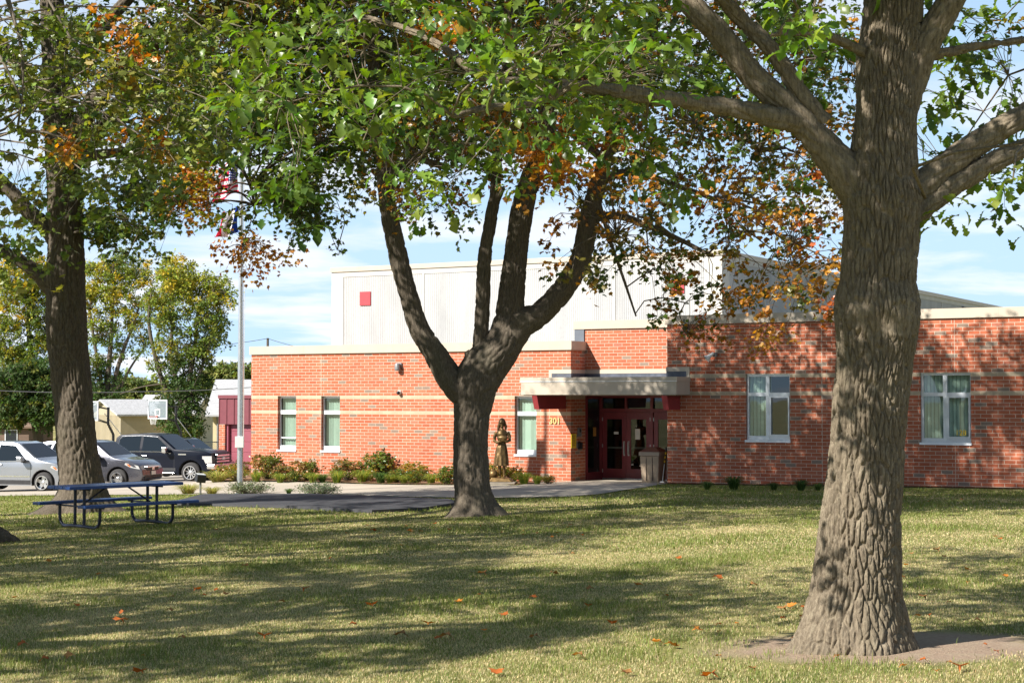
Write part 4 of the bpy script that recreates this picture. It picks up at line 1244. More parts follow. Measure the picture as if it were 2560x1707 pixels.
    for s in (-1, 1):
        for xx, zz_ in spec['handles']:
            mb = MB(); y_ = warp(xx, s * hw, zz_); mb.box(xx - 0.10, xx + 0.10, min(y_, y_ + s * 0.035), max(y_, y_ + s * 0.035), zz_ - 0.017, zz_ + 0.017)
            mb.build('door_handle', spec.get('handle_mat', spec['paint']), body, bevel=0.008)
        mx_, mz_ = spec['mirror']
        y_ = warp(mx_, s * hw, mz_)
        mb = MB(); mb.box(mx_ - 0.10, mx_ + 0.10, min(y_ + s * 0.08, y_ + s * .30), max(y_ + s * 0.08, y_ + s * .30), mz_, mz_ + spec.get('mh', 0.17))
        mo = mb.build('mirror', spec.get('mirror_mat', spec['paint']), root, bevel=0.035)
        mb = MB(); mb.box(mx_ - 0.04, mx_ + 0.06, min(y_ - s * 0.02, y_ + s * .09), max(y_ - s * 0.02, y_ + s * .09), mz_ - 0.03, mz_ + 0.04); mb.build('mirror_stalk', M['trim'], mo)
    return root

def suv_spec(paint_m):
    s = dict(hw=0.91, belt=1.0, taper=0.34, nose=0.16, xf=2.22, xr=-2.3, wr=0.345, arch=0.42, sill=0.27, axles=(1.31, -1.31), paint=paint_m, bev=0.07, spokes=5, spw=(0.06, 0.05))
    s['top'] = [(-2.18, 0.34), (-2.28, 0.55), (-2.27, 0.95), (-2.16, 1.15), (-1.86, 1.56), (-1.55, 1.63), (-0.6, 1.67), (0.1, 1.65), (0.35, 1.59), (0.95, 1.17), (1.20, 1.06), (1.75, 0.97), (2.05, 0.84), (2.19, 0.66), (2.22, 0.45), (2.15, 0.30)]
    s['windows'] = [[(0.70, 1.06), (0.22, 1.53), (-0.35, 1.57), (-0.42, 1.04)], [(-0.50, 1.04), (-0.43, 1.57), (-1.22, 1.55), (-1.36, 1.08)], [(-1.44, 1.12), (-1.32, 1.53), (-1.62, 1.48), (-1.92, 1.20)]]
    s['window_trim'] = [[(0.72, 1.035), (-0.4, 1.015), (-1.4, 1.06), (-1.93, 1.18)]]
    s['windscreen'] = ((0.99, 1.15), (0.37, 1.585)); s['rear_glass'] = ((-2.15, 1.17), (-1.87, 1.54))
    s['seams'] = [(0.86, 0.42, 0.98), (-0.46, 0.36, 1.0), (-1.42, 0.75, 1.0)]
    s['handles'] = [(-0.28, 0.92), (-1.22, 0.95)]
    s['mirror'] = (0.60, 1.02)
    s['panels'] = [('sill_cladding', [(0.86, 0.28), (0.86, 0.42), (-0.86, 0.42), (-0.86, 0.28)], M['trim']),
                   ('headlight', [(2.06, 0.80), (1.62, 0.90), (1.58, 0.84), (1.80, 0.74), (2.12, 0.68)], M['lens']),
                   ('indicator', [(1.64, 0.865), (1.72, 0.86), (1.82, 0.77), (1.76, 0.765)], M['amber']),
                   ('tail_light', [(-2.2, 0.95), (-2.07, 1.0), (-1.80, 1.48), (-1.90, 1.46), (-2.17, 1.12)], M['red_lens']),
                   ('door_strip', [(0.84, 0.52), (0.84, 0.56), (-0.84, 0.56), (-0.84, 0.52)], M['chrome'])]
    s['boxes'] = [('grille', (2.10, 2.215, -0.42, 0.42, 0.62, 0.76), M['trim'], 0.02), ('grille_bar', (2.12, 2.23, -0.44, 0.44, 0.725, 0.765), M['chrome'], 0.01),
                  ('emblem', (2.2, 2.24, -0.075, 0.075, 0.63, 0.74), M['chrome'], 0.02),
                  ('lower_grille', (2.12, 2.232, -0.62, 0.62, 0.36, 0.47), M['trim'], 0.02), ('licence_plate', (2.225, 2.245, -0.155, 0.155, 0.47, 0.60), M['paper'], 0.004)]
    return s

HEAD = math.radians(-15)
def place_front_wheel(px, Y, spec, head):
    """world position of a car's centre when its near front wheel stands under pixel column px at depth Y"""
    ax, ly = max(spec['axles']), -(spec['hw'] - 0.14)
    X = (px - CX) / FPX * Y
    return X - (math.cos(head) * ax - math.sin(head) * ly), Y - (math.sin(head) * ax + math.cos(head) * ly)

M['silver'] = paint('silver_paint', (0.30, 0.315, 0.34), 0.55)
M['gunmetal'] = paint('grey_paint', (0.11, 0.11, 0.128), 0.6)
M['ink'] = paint('black_blue_paint', (0.005, 0.007, 0.014), 0.0, 0.35, 0.25, 0.12)
M['charcoal'] = paint('charcoal_paint', (0.012, 0.012, 0.014), 0.0, 0.3, 0.5, 0.2)
s1 = suv_spec(M['silver']); s1['panels'][1] = ('headlight', s1['panels'][1][1], M['lens'])
x_, y_ = place_front_wheel(115, 53.6, s1, HEAD)
car('silver_suv', 'light silver sport utility car at the photo edge left of the trunk', s1, x_, y_, HEAD)
s2 = suv_spec(M['gunmetal']); s2['spokes'] = 6; s2['panels'] = s2['panels'][:4]
x_, y_ = place_front_wheel(300, 57.3, s2, HEAD)
car('grey_suv', 'dark grey sport utility car partly behind the left tree trunk', s2, x_, y_, HEAD)
s4 = suv_spec(M['charcoal']); s4['top'] = [(x, z * 1.09 if z > 0.6 else z) for x, z in s4['top']]
s4['windows'] = [[(x, z * 1.09) for x, z in w] for w in s4['windows']]; s4['window_trim'] = []; s4['windscreen'] = ((0.99, 1.255), (0.37, 1.735)); s4['rear_glass'] = ((-2.15, 1.27), (-1.87, 1.68)); s4['panels'] = [s4['panels'][0], s4['panels'][3]]
s4['belt'] = 1.09
x_, y_ = place_front_wheel(512, 73.0, s4, HEAD)
car('charcoal_suv', 'charcoal sport utility car mostly hidden behind the black pickup', s4, x_, y_, HEAD)

s3 = dict(hw=1.0, belt=1.22, taper=0.26, nose=0.10, tail=0.03, xf=2.78, xr=-3.1, wr=0.415, arch=0.50, sill=0.46, axles=(1.85, -1.85), paint=M['ink'], bev=0.06, ww=0.28, spokes=10, spw=(0.022, 0.02))
s3['top'] = [(-3.0, 0.55), (-3.08, 0.75), (-3.06, 1.38), (-2.9, 1.42), (-1.62, 1.42), (-1.55, 1.50), (-1.50, 1.80), (-1.34, 1.91), (-0.7, 1.955), (0.0, 1.95), (0.38, 1.90), (1.12, 1.36), (1.30, 1.335), (2.45, 1.27), (2.68, 1.20), (2.75, 1.05), (2.78, 0.70), (2.70, 0.55)]
s3['windows'] = [[(0.98, 1.30), (0.34, 1.80), (-0.28, 1.85), (-0.30, 1.26), (0.55, 1.26), (0.72, 1.20), (0.98, 1.20)], [(-0.42, 1.26), (-0.40, 1.85), (-1.22, 1.82), (-1.32, 1.70), (-1.34, 1.34), (-1.26, 1.26)]]
s3['window_trim'] = [[(1.0, 1.18), (0.72, 1.175), (0.53, 1.24), (-0.30, 1.24), (-1.28, 1.24), (-1.37, 1.33), (-1.35, 1.71), (-1.24, 1.85), (-0.4, 1.88), (0.35, 1.83)]]
s3['windscreen'] = ((1.16, 1.345), (0.42, 1.885)); s3['rear_glass'] = ((-1.555, 1.48), (-1.50, 1.78))
s3['seams'] = [(1.14, 0.55, 1.30), (-0.36, 0.50, 1.24), (-1.44, 0.60, 1.40)]
s3['handles'] = [(-0.18, 1.08), (-1.16, 1.08)]; s3['handle_mat'] = M['chrome']
s3['mirror'] = (0.82, 1.20); s3['mirror_mat'] = M['chrome']; s3['mh'] = 0.24
s3['panels'] = [('badge', [(1.32, 1.12), (1.32, 1.165), (1.66, 1.165), (1.66, 1.12)], M['chrome']),
                ('headlight', [(2.36, 1.08), (2.74, 1.08), (2.76, 0.80), (2.50, 0.78), (2.42, 0.95), (2.36, 0.97)], M['lens']),
                ('rocker', [(1.2, 0.47), (1.2, 0.60), (-1.2, 0.60), (-1.2, 0.47)], M['trim'])]
s3['boxes'] = [('bumper', (2.55, 2.90, -0.97, 0.97, 0.56, 0.76), M['chrome'], 0.04), ('grille', (2.70, 2.795, -0.55, 0.55, 0.78, 1.18), M['trim'], 0.02),
               ('grille_bar', (2.74, 2.83, -0.58, 0.58, 1.05, 1.13), M['chrome'], 0.012), ('grille_bar', (2.74, 2.83, -0.58, 0.58, 0.94, 1.0), M['chrome'], 0.012), ('grille_bar', (2.74, 2.83, -0.58, 0.58, 0.82, 0.89), M['chrome'], 0.012),
               ('emblem', (2.82, 2.85, -0.12, 0.12, 0.92, 1.02), M['alu_white'], 0.03), ('fog_lamp', (2.86, 2.905, -0.72, -0.50, 0.60, 0.71), M['trim'], 0.01), ('fog_lamp', (2.86, 2.905, 0.50, 0.72, 0.60, 0.71), M['trim'], 0.01),
               ('running_board', (-1.25, 1.2, -1.10, -0.92, 0.37, 0.42), M['chrome'], 0.015), ('tow_valance', (2.5, 2.84, -0.8, 0.8, 0.42, 0.555), M['trim'], 0.03)]
x_, y_ = place_front_wheel(481, 66.0, s3, HEAD)
car('black_pickup', 'black crew cab pickup truck with chrome grille and bumper', s3, x_, y_, HEAD)

# ------------------------------------------------------------------ things beyond the lot
def gpt(px, Y):
    X = (px - CX) / FPX * Y
    return Vector((X, Y, float(gz(X, Y))))

def hoop(px_c, Y, label, face):
    p = gpt(px_c, Y)
    t = thing('basketball_hoop', label, 'basketball hoop', p, face, 'basketball hoops beyond the lot')
    b = MB()
    W_, H_ = 0.88, 0.54
    zc = 3.45
    b.box(-W_, W_, -0.03, 0.03, zc + H_ - 0.055, zc + H_); b.box(-W_, W_, -0.03, 0.03, zc - H_, zc - H_ + 0.055)
    b.box(-W_, -W_ + 0.055, -0.03, 0.03, zc - H_ + 0.055, zc + H_ - 0.055); b.box(W_ - 0.055, W_, -0.03, 0.03, zc - H_ + 0.055, zc + H_ - 0.055)
    bb = b.build('backboard', M['alu_white'], t)
    b = MB(); b.box(-W_ + 0.055, W_ - 0.055, -0.008, 0.008, zc - H_ + 0.055, zc + H_ - 0.055); b.build('acrylic_board', NT('acrylic').set(col=(0.30, 0.35, 0.38), rough=0.1, alpha=0.4).m, bb)
    b = MB()
    for (x0, x1, z0_, z1_) in ((-.23, .23, zc - .02, zc + .03), (-.23, .23, zc - .37, zc - .32), (-.23, -.18, zc - .32, zc - .02), (.18, .23, zc - .32, zc - .02)): b.box(x0, x1, -0.014, -0.009, z0_, z1_)
    b.build('target_square', M['paper'], bb)
    b = MB()
    b.tube([(0.23 * math.cos(a), -0.30 + 0.23 * math.sin(a), 3.05) for a in np.linspace(0, 2 * PI, 25)], 0.014, 6); b.box(-0.06, 0.06, -0.10, -0.03, 3.0, 3.1)
    b.build('rim', mat_var('orange_red_rim', (0.5, 0.05, 0.03), 0.5), t)
    b = MB()
    for k in range(12):
        a0, a1 = 2 * PI * k / 12, 2 * PI * (k + 1) / 12
        for sgn in (1, -1):
            b.tube([(0.23 * math.cos(a0), -0.30 + 0.23 * math.sin(a0), 3.05), (0.16 * math.cos(a0 + sgn * .5), -0.30 + 0.16 * math.sin(a0 + sgn * .5), 2.82), (0.12 * math.cos(a0 + sgn * .8), -0.30 + 0.12 * math.sin(a0 + sgn * .8), 2.6)], 0.006, 4)
    b.build('net', M['paper'], t)
    b = MB()
    for s in (-0.3, 0.3):
        b.tube([(s, 0.03, 3.75), (s * 0.4, 1.25, 3.55)], 0.03, 6); b.tube([(s, 0.03, 3.1), (s * 0.4, 1.25, 2.75)], 0.03, 6)
    b.build('support_arm', M['black'], t)
    b = MB(); b.tube([(0, 1.25, 3.65), (0, 1.25, 2.7), (0, 1.6, 2.1), (0, 1.6, -0.1)], 0.075, 10); b.build('post', M['black'], t)
    b = MB(); b.tube([(0, 1.0, 3.3), (0, 2.3, 1.9)], 0.025, 6); b.build('height_strut', M['steel'], t)
hoop(395, 92, 'complete basketball hoop with clear board behind the pickup cab', math.radians(-42))
hoop(224, 92, 'basketball hoop half hidden behind the left tree trunk', math.radians(-42))

# chain link fence
t = thing('chain_link_fence', 'low chain link fence with metal top rail beyond the cars', 'fence', gpt(0, 99))
fa = [gpt(-120, 98), gpt(30, 99), gpt(150, 101), gpt(270, 103), gpt(400, 104), gpt(560, 105), gpt(640, 106)]
o0 = Vector(t.location)
m = MB(); m.tube([p - o0 + Vector((0, 0, 1.25)) for p in fa], 0.035, 6); m.build('top_rail', M['steel'], t)
for p in fa + [gpt(90, 100), gpt(210, 102), gpt(277, 103)]:
    m = MB(); q = p - o0; m.tube([q - Vector((0, 0, 0.1)), q + Vector((0, 0, 1.3))], 0.04, 6); m.build('post', M['steel'], t)
def link_mat():
    tt = NT('chain_link'); sp2 = tt.new('ShaderNodeSeparateXYZ'); tt.link(tt.coord(), sp2.inputs[0])
    a_ = tt.math('FRACT', tt.math('MULTIPLY', tt.math('ADD', sp2.outputs[0], sp2.outputs[2]), 9.0)); b_ = tt.math('FRACT', tt.math('MULTIPLY', tt.math('SUBTRACT', sp2.outputs[0], sp2.outputs[2]), 9.0))
    tt.set(col=(0.35, 0.36, 0.37), metal=0.6, rough=0.4, alpha=tt.math('MAXIMUM', tt.math('LESS_THAN', a_, 0.14), tt.math('LESS_THAN', b_, 0.14)))
    return tt.m
m = MB()
for i in range(len(fa) - 1):
    a_, b_ = fa[i] - o0, fa[i + 1] - o0
    m.quad(a_, b_, b_ + Vector((0, 0, 1.24)), a_ + Vector((0, 0, 1.24)))
m.build('chain_mesh', link_mat(), t)

def shingle(name, col):
    tt = NT(name); co = tt.coord()
    sp2 = tt.new('ShaderNodeSeparateXYZ'); tt.link(co, sp2.inputs[0])
    row = tt.math('FRACT', tt.math('MULTIPLY', tt.math('ADD', sp2.outputs[1], sp2.outputs[2]), 5.0))
    n = tt.noise(tt.mapping(co, (1, 3, 3)), 2.6, 5, 0.7)
    c = tt.ramp(n, [(0.3, tuple(x * .75 for x in col)), (0.7, tuple(x * 1.2 for x in col))])
    c = tt.mix(tt.math('MULTIPLY', tt.math('LESS_THAN', row, 0.12), 0.5), c, tuple(x * .5 for x in col))
    tt.set(col=c, rough=0.9, spec=0.1)
    return tt.m
M['grey_shingle'] = shingle('grey_shingle', (0.42, 0.42, 0.42))
M['brown_shingle'] = shingle('brown_shingle', (0.20, 0.14, 0.10))
M['tan_siding'] = mat_var('tan_metal_siding', (0.36, 0.31, 0.21), 0.7, 0, 0.08, 2)
M['cream'] = mat_var('cream_siding', (0.60, 0.50, 0.30), 0.8, 0, 0.08, 2)
M['brown_siding'] = mat_var('brown_siding', (0.16, 0.105, 0.075), 0.85, 0, 0.15, 3)
M['dark_glass'] = NT('dark_house_glass').set(col=(0.02, 0.025, 0.03), rough=0.08).m

def house(name, label, px0, px1, Y, rz, depth, zeave, zridge, wallm, roofm, gable_along='x', wins=(), extra=None, over=0.35):
    a_, b_ = gpt(px0, Y), gpt(px1, Y)
    cx_ = (a_ + b_) / 2
    L = (b_.x - a_.x) / 2
    t = thing(name, label, 'house' if 'shed' not in name else 'shed', (cx_.x, cx_.y, float(gz(cx_.x, cx_.y))), rz)
    m = MB()
    m.box(-L, L, 0, depth, -0.5, zeave)
    if gable_along == 'x':
        for x in (-L, L): m.add([(x, 0, zeave), (x, depth, zeave), (x, depth / 2, zridge - 0.05)], [(0, 1, 2)])
    else:
        for y in (0, depth): m.add([(-L, y, zeave), (L, y, zeave), (0, y, zridge - 0.05)], [(0, 1, 2)])
    m.build('wall', wallm, t)
    m = MB(); o_ = over
    if gable_along == 'x':
        k = (zridge - zeave) / (depth / 2)
        for s, y0 in ((1, -o_), (-1, depth + o_)):
            A = [(-L - o_, y0, zeave - k * o_), (L + o_, y0, zeave - k * o_), (L + o_, depth / 2, zridge), (-L - o_, depth / 2, zridge)]
            Bq = [(x, y, z + 0.12) for x, y, z in A]
            m.add(A + Bq, [(0, 1, 2, 3), (7, 6, 5, 4), (0, 4, 5, 1), (1, 5, 6, 2), (2, 6, 7, 3), (3, 7, 4, 0)])
    else:
        k = (zridge - zeave) / L
        for s in (-1, 1):
            A = [(s * (L + o_), -o_, zeave - k * o_), (s * (L + o_), depth + o_, zeave - k * o_), (0, depth + o_, zridge), (0, -o_, zridge)]
            Bq = [(x, y, z + 0.12) for x, y, z in A]
            m.add(A + Bq, [(0, 1, 2, 3), (7, 6, 5, 4), (0, 4, 5, 1), (1, 5, 6, 2), (2, 6, 7, 3), (3, 7, 4, 0)])
    m.build('roof', roofm, t)
    for (x0, x1, z0_, z1_) in wins:
        m = MB(); m.box(x0 - .07, x1 + .07, -0.05, -0.001, z0_ - .07, z1_ + .07); w_ = m.build('window', M['alu_white'], t)
        m = MB(); m.box(x0, x1, -0.07, -0.052, z0_, z1_); m.build('pane', M['dark_glass'], w_)
    if extra: extra(t, L)
    return t
def shed_rib(t, L):
    m = MB()
    for k in range(26): m.box(-L + 0.15 + k * 0.3, -L + 0.19 + k * 0.3, -0.03, -0.001, 0, 2.95)
    m.build('wall_rib', M['tan_siding'], t)
house('brown_house', 'low brown house with brown shingle roof under the dark tree at the photo edge', -160, 72, 124, 0.05, 8, 2.0, 3.4, M['brown_siding'], M['brown_shingle'], 'x', [(0.3, 1.1, 0.9, 1.7), (1.8, 2.6, 0.9, 1.7)])
house('tan_shed', 'tan ribbed metal shed with gabled end behind the pickup', 123, 401, 118, -1.05, 5, 3.0, 3.95, M['tan_siding'], M['grey_shingle'], 'y', extra=shed_rib)
def porch(t, L):
    m = MB(); m.box(-0.35, 0.35, -1.2, -0.7, -0.5, 2.25); m.build('porch_column', mat_var('yellow_column', (0.62, 0.48, 0.2), 0.7), t)
    m = MB(); m.box(-L, L, -1.3, -0.35, 2.3, 2.45); m.build('porch_beam', M['cream'], t)
house('long_grey_roof_house', 'long cream house with pale grey roof and porch behind the basketball board', 332, 470, 128, -0.04, 10, 2.45, 4.3, M['cream'], M['grey_shingle'], 'x', [(-1.9, -1.2, 0.9, 1.9), (-0.9, -0.45, 0.5, 1.9), (0.9, 1.6, 0.9, 1.8)], porch)
def spout(t, L):
    m = MB(); m.tube([(-L + 0.35, -0.3, 2.85), (-L + 0.35, -0.12, 2.4), (-L + .35, -.06, 2.3), (-L + .35, -.06, 0)], 0.09, 6); m.build('downspout', M['grey_metal'], t)
house('cream_house', 'cream house with steep pale grey roof left of the brick corner', 534, 760, 112, 0.06, 11, 2.95, 5.2, M['cream'], M['grey_shingle'], 'x', [(-2.3, -1.7, 1.0, 1.8)], spout, 0.5)

# utility pole and wires
up = gpt(669, 190)
t = thing('utility_pole', 'distant wooden utility pole with crossarm above the brick roof edge', 'utility pole', up)
zt_ = at(669, 845, 190).z - up.z
m = MB(); m.tube([(0, 0, 0), (0, 0, zt_)], [0.2, 0.14], 8); m.build('pole', M['bark_far'], t)
m = MB(); m.box(-1.7, 1.7, -0.08, 0.08, zt_ - 1.9, zt_ - 1.7); m.build('crossarm', M['bark_far'], t)
for xx in (-1.6, -0.9, 0.9, 1.6):
    m = MB(); m.lathe([(0.05, 0), (0.09, 0.08), (0.06, 0.25), (0.1, 0.3), (0.03, 0.38)], 8, 'z', (xx, 0, zt_ - 1.7)); m.build('insulator', M['grey_metal'], t)
def wire(label, pts, sag, r):
    m = MB(); P = []
    pts = [Vector(p) for p in pts]
    for i in range(len(pts) - 1):
        for k in range(12 + (i == len(pts) - 2)):
            s = k / 12; P.append(pts[i].lerp(pts[i + 1], s) - Vector((0, 0, sag * 4 * s * (1 - s))))
    m.tube(P, r, 5)
    o = m.build('power_line', M['grey_metal'], None)
    return tag(o, label, 'power line')
top = at(669, 846, 190)
wire('thin power line running over the roofs from the distant utility pole', [at(430, 871, 170), top, at(800, 876, 215)], 0.2, 0.03)
wire('long low power line crossing in front of the far green trees', [at(-60, 973, 86), at(330, 979, 92), at(700, 962, 98)], 0.10, 0.022)

# ------------------------------------------------------------------ vegetation toolkit
MAPLE = [(0, 0), (0.18, 0.10), (0.42, 0.02), (0.36, 0.22), (0.56, 0.42), (0.30, 0.46), (0.22, 0.62), (0.12, 0.58), (0.0, 1.0)]
OAK = [(0, 0), (0.05, 0.16), (0.14, 0.24), (0.08, 0.36), (0.24, 0.50), (0.14, 0.60), (0.28, 0.76), (0.17, 0.88), (0.0, 1.0)]
OVAL = [(0, 0), (0.20, 0.20), (0.26, 0.5), (0.16, 0.8), (0.0, 1.0)]
TUFT = [(0, 0), (0.30, 0.15), (0.15, 0.35), (0.45, 0.5), (0.18, 0.65), (0.25, 0.9), (0.0, 1.0)]

def leaf_template(half, curl=0.18, foldz=0.12):
    n = len(half)
    V, F = [], []
    mids = [(0, y, -curl * (y - 0.3) ** 2) for _, y in half]
    idx_mid = list(range(n))
    V += mids
    right, left = [0], [0]
    for i in range(1, n - 1):
        x, y = half[i]
        V.append((x, y, foldz * x - curl * (y - .3) ** 2 - 0.25 * x * x)); right.append(len(V) - 1)
    for i in range(1, n - 1):
        x, y = half[i]
        V.append((-x, y, foldz * x - curl * (y - .3) ** 2 - 0.25 * x * x)); left.append(len(V) - 1)
    right.append(n - 1); left.append(n - 1)
    for i in range(n - 1):
        for side, sgn in ((right, 1), (left, -1)):
            a_, b_, c_, d_ = idx_mid[i], side[i], side[i + 1], idx_mid[i + 1]
            tri = []
            if b_ != a_: tri.append((a_, b_, c_))
            if d_ != c_: tri.append((a_, c_, d_))
            for q in tri:
                F.append(q if sgn > 0 else q[::-1])
    return np.array(V, dtype=np.float32), np.array(F, dtype=np.int32)

def place_leaves(template, pos, axis, normal, scale):
    V, F = template
    a_ = axis / np.linalg.norm(axis, axis=1, keepdims=True)
    n_ = normal - a_ * np.sum(normal * a_, 1, keepdims=True)
    n_ /= np.maximum(np.linalg.norm(n_, axis=1, keepdims=True), 1e-6)
    s_ = np.cross(a_, n_)
    K = len(pos)
    out = (pos[:, None, :] + scale[:, None, None] * (V[None, :, 0:1] * s_[:, None, :] + V[None, :, 1:2] * a_[:, None, :] + V[None, :, 2:3] * n_[:, None, :]))
    tris = (F[None] + (np.arange(K) * len(V))[:, None, None]).reshape(-1, 3)
    return out.reshape(-1, 3), tris, len(V)

class Crown:
    def __init__(s): s.v, s.t, s.c, s.n = [], [], [], 0
    def add(s, template, pos, axis, normal, scale, cols):
        v, t_, m_ = place_leaves(template, pos, axis, normal, scale)
        s.v.append(v); s.t.append(t_ + s.n); s.c.append(np.repeat(cols, m_, axis=0)); s.n += len(v)
    def clusters(s, template, centres, rad, per, size, cols, flat=0.6, droop=0.5, jitter=0.25, upn=0.8, rnd=0.55, axr=0.55):
        """centres (k,3), rad (k,), cols (k,3): leaves hung along short twigs of each clump"""
        K = len(centres)
        if K == 0: return
        per_ = np.full(K, per) if np.isscalar(per) else per
        idx = np.repeat(np.arange(K), per_)
        N = len(idx)
        # each clump has 5 twig directions
        dirs = RNG.normal(size=(K, 5, 3)); dirs[:, :, 2] *= flat
        dirs /= np.linalg.norm(dirs, axis=2, keepdims=True)
        td = dirs[idx, RNG.integers(0, 5, N)]
        dist = RNG.random(N) ** 0.6
        off = td * dist[:, None] + RNG.normal(size=(N, 3)) * 0.20
        off[:, 2] -= 0.25 * dist ** 2
        pos = centres[idx] + off * rad[idx][:, None]
        axis = td * 0.7 + RNG.normal(size=(N, 3)) * axr
        axis[:, 2] -= droop
        nrm = RNG.normal(size=(N, 3)) * rnd; nrm[:, 2] += upn
        nrm += np.array([SUN_DIR.x, SUN_DIR.y, SUN_DIR.z]) * 0.35
        sc = size * RNG.uniform(0.65, 1.2, N)
        c = cols[idx] * (1 + RNG.normal(size=(N, 1)) * jitter).clip(0.45, 1.7)
        c = c * (1 + RNG.normal(size=(N, 3)) * 0.08)
        s.add(template, pos, axis, nrm, sc, np.clip(c, 0.003, 0.9))
    def build(s, name, mat, parent):
        return raw_mesh(name, np.concatenate(s.v), np.concatenate(s.t), mat, parent, np.concatenate(s.c))

def worley_ridge(u, v, period_u, cu, cv, seed):
    """elongated bark plates: u is periodic arc length, v is length along the limb"""
    rg = np.random.default_rng(seed)
    nu = max(4, int(round(period_u / cu)))
    nv = int(np.ceil((v.max() - v.min()) / cv)) + 4
    jx = rg.random((nu, nv)); jy = rg.random((nu, nv))
    U = u / period_u * nu; Vv = (v - v.min()) / cv + 1
    iu, iv = np.floor(U).astype(int), np.floor(Vv).astype(int)
    f1 = np.full(u.shape, 9.0); f2 = np.full(u.shape, 9.0)
    for du in (-1, 0, 1):
        for dv in (-1, 0, 1):
            a_, b_ = (iu + du), np.clip(iv + dv, 0, nv - 1)
            px_ = a_ + jx[a_ % nu, b_]; py_ = (iv + dv) + jy[a_ % nu, b_]
            d = np.hypot(U - px_, Vv - py_)
            f2 = np.where(d < f1, f1, np.minimum(f2, d)); f1 = np.minimum(f1, d)
    return f2 - f1

def vnoise(x, y, z, seed):
    rg = np.random.default_rng(seed)
    k = rg.normal(size=(10, 3)) * np.array([1, 1, 1]); ph = rg.random(10) * 6.28
    r = np.zeros_like(x)
    for i in range(10):
        f = 1.0 + 0.45 * i
        r += np.sin((k[i, 0] * x + k[i, 1] * y + k[i, 2] * z) * f + ph[i]) / (1 + 0.4 * i)
    return r / 3.0

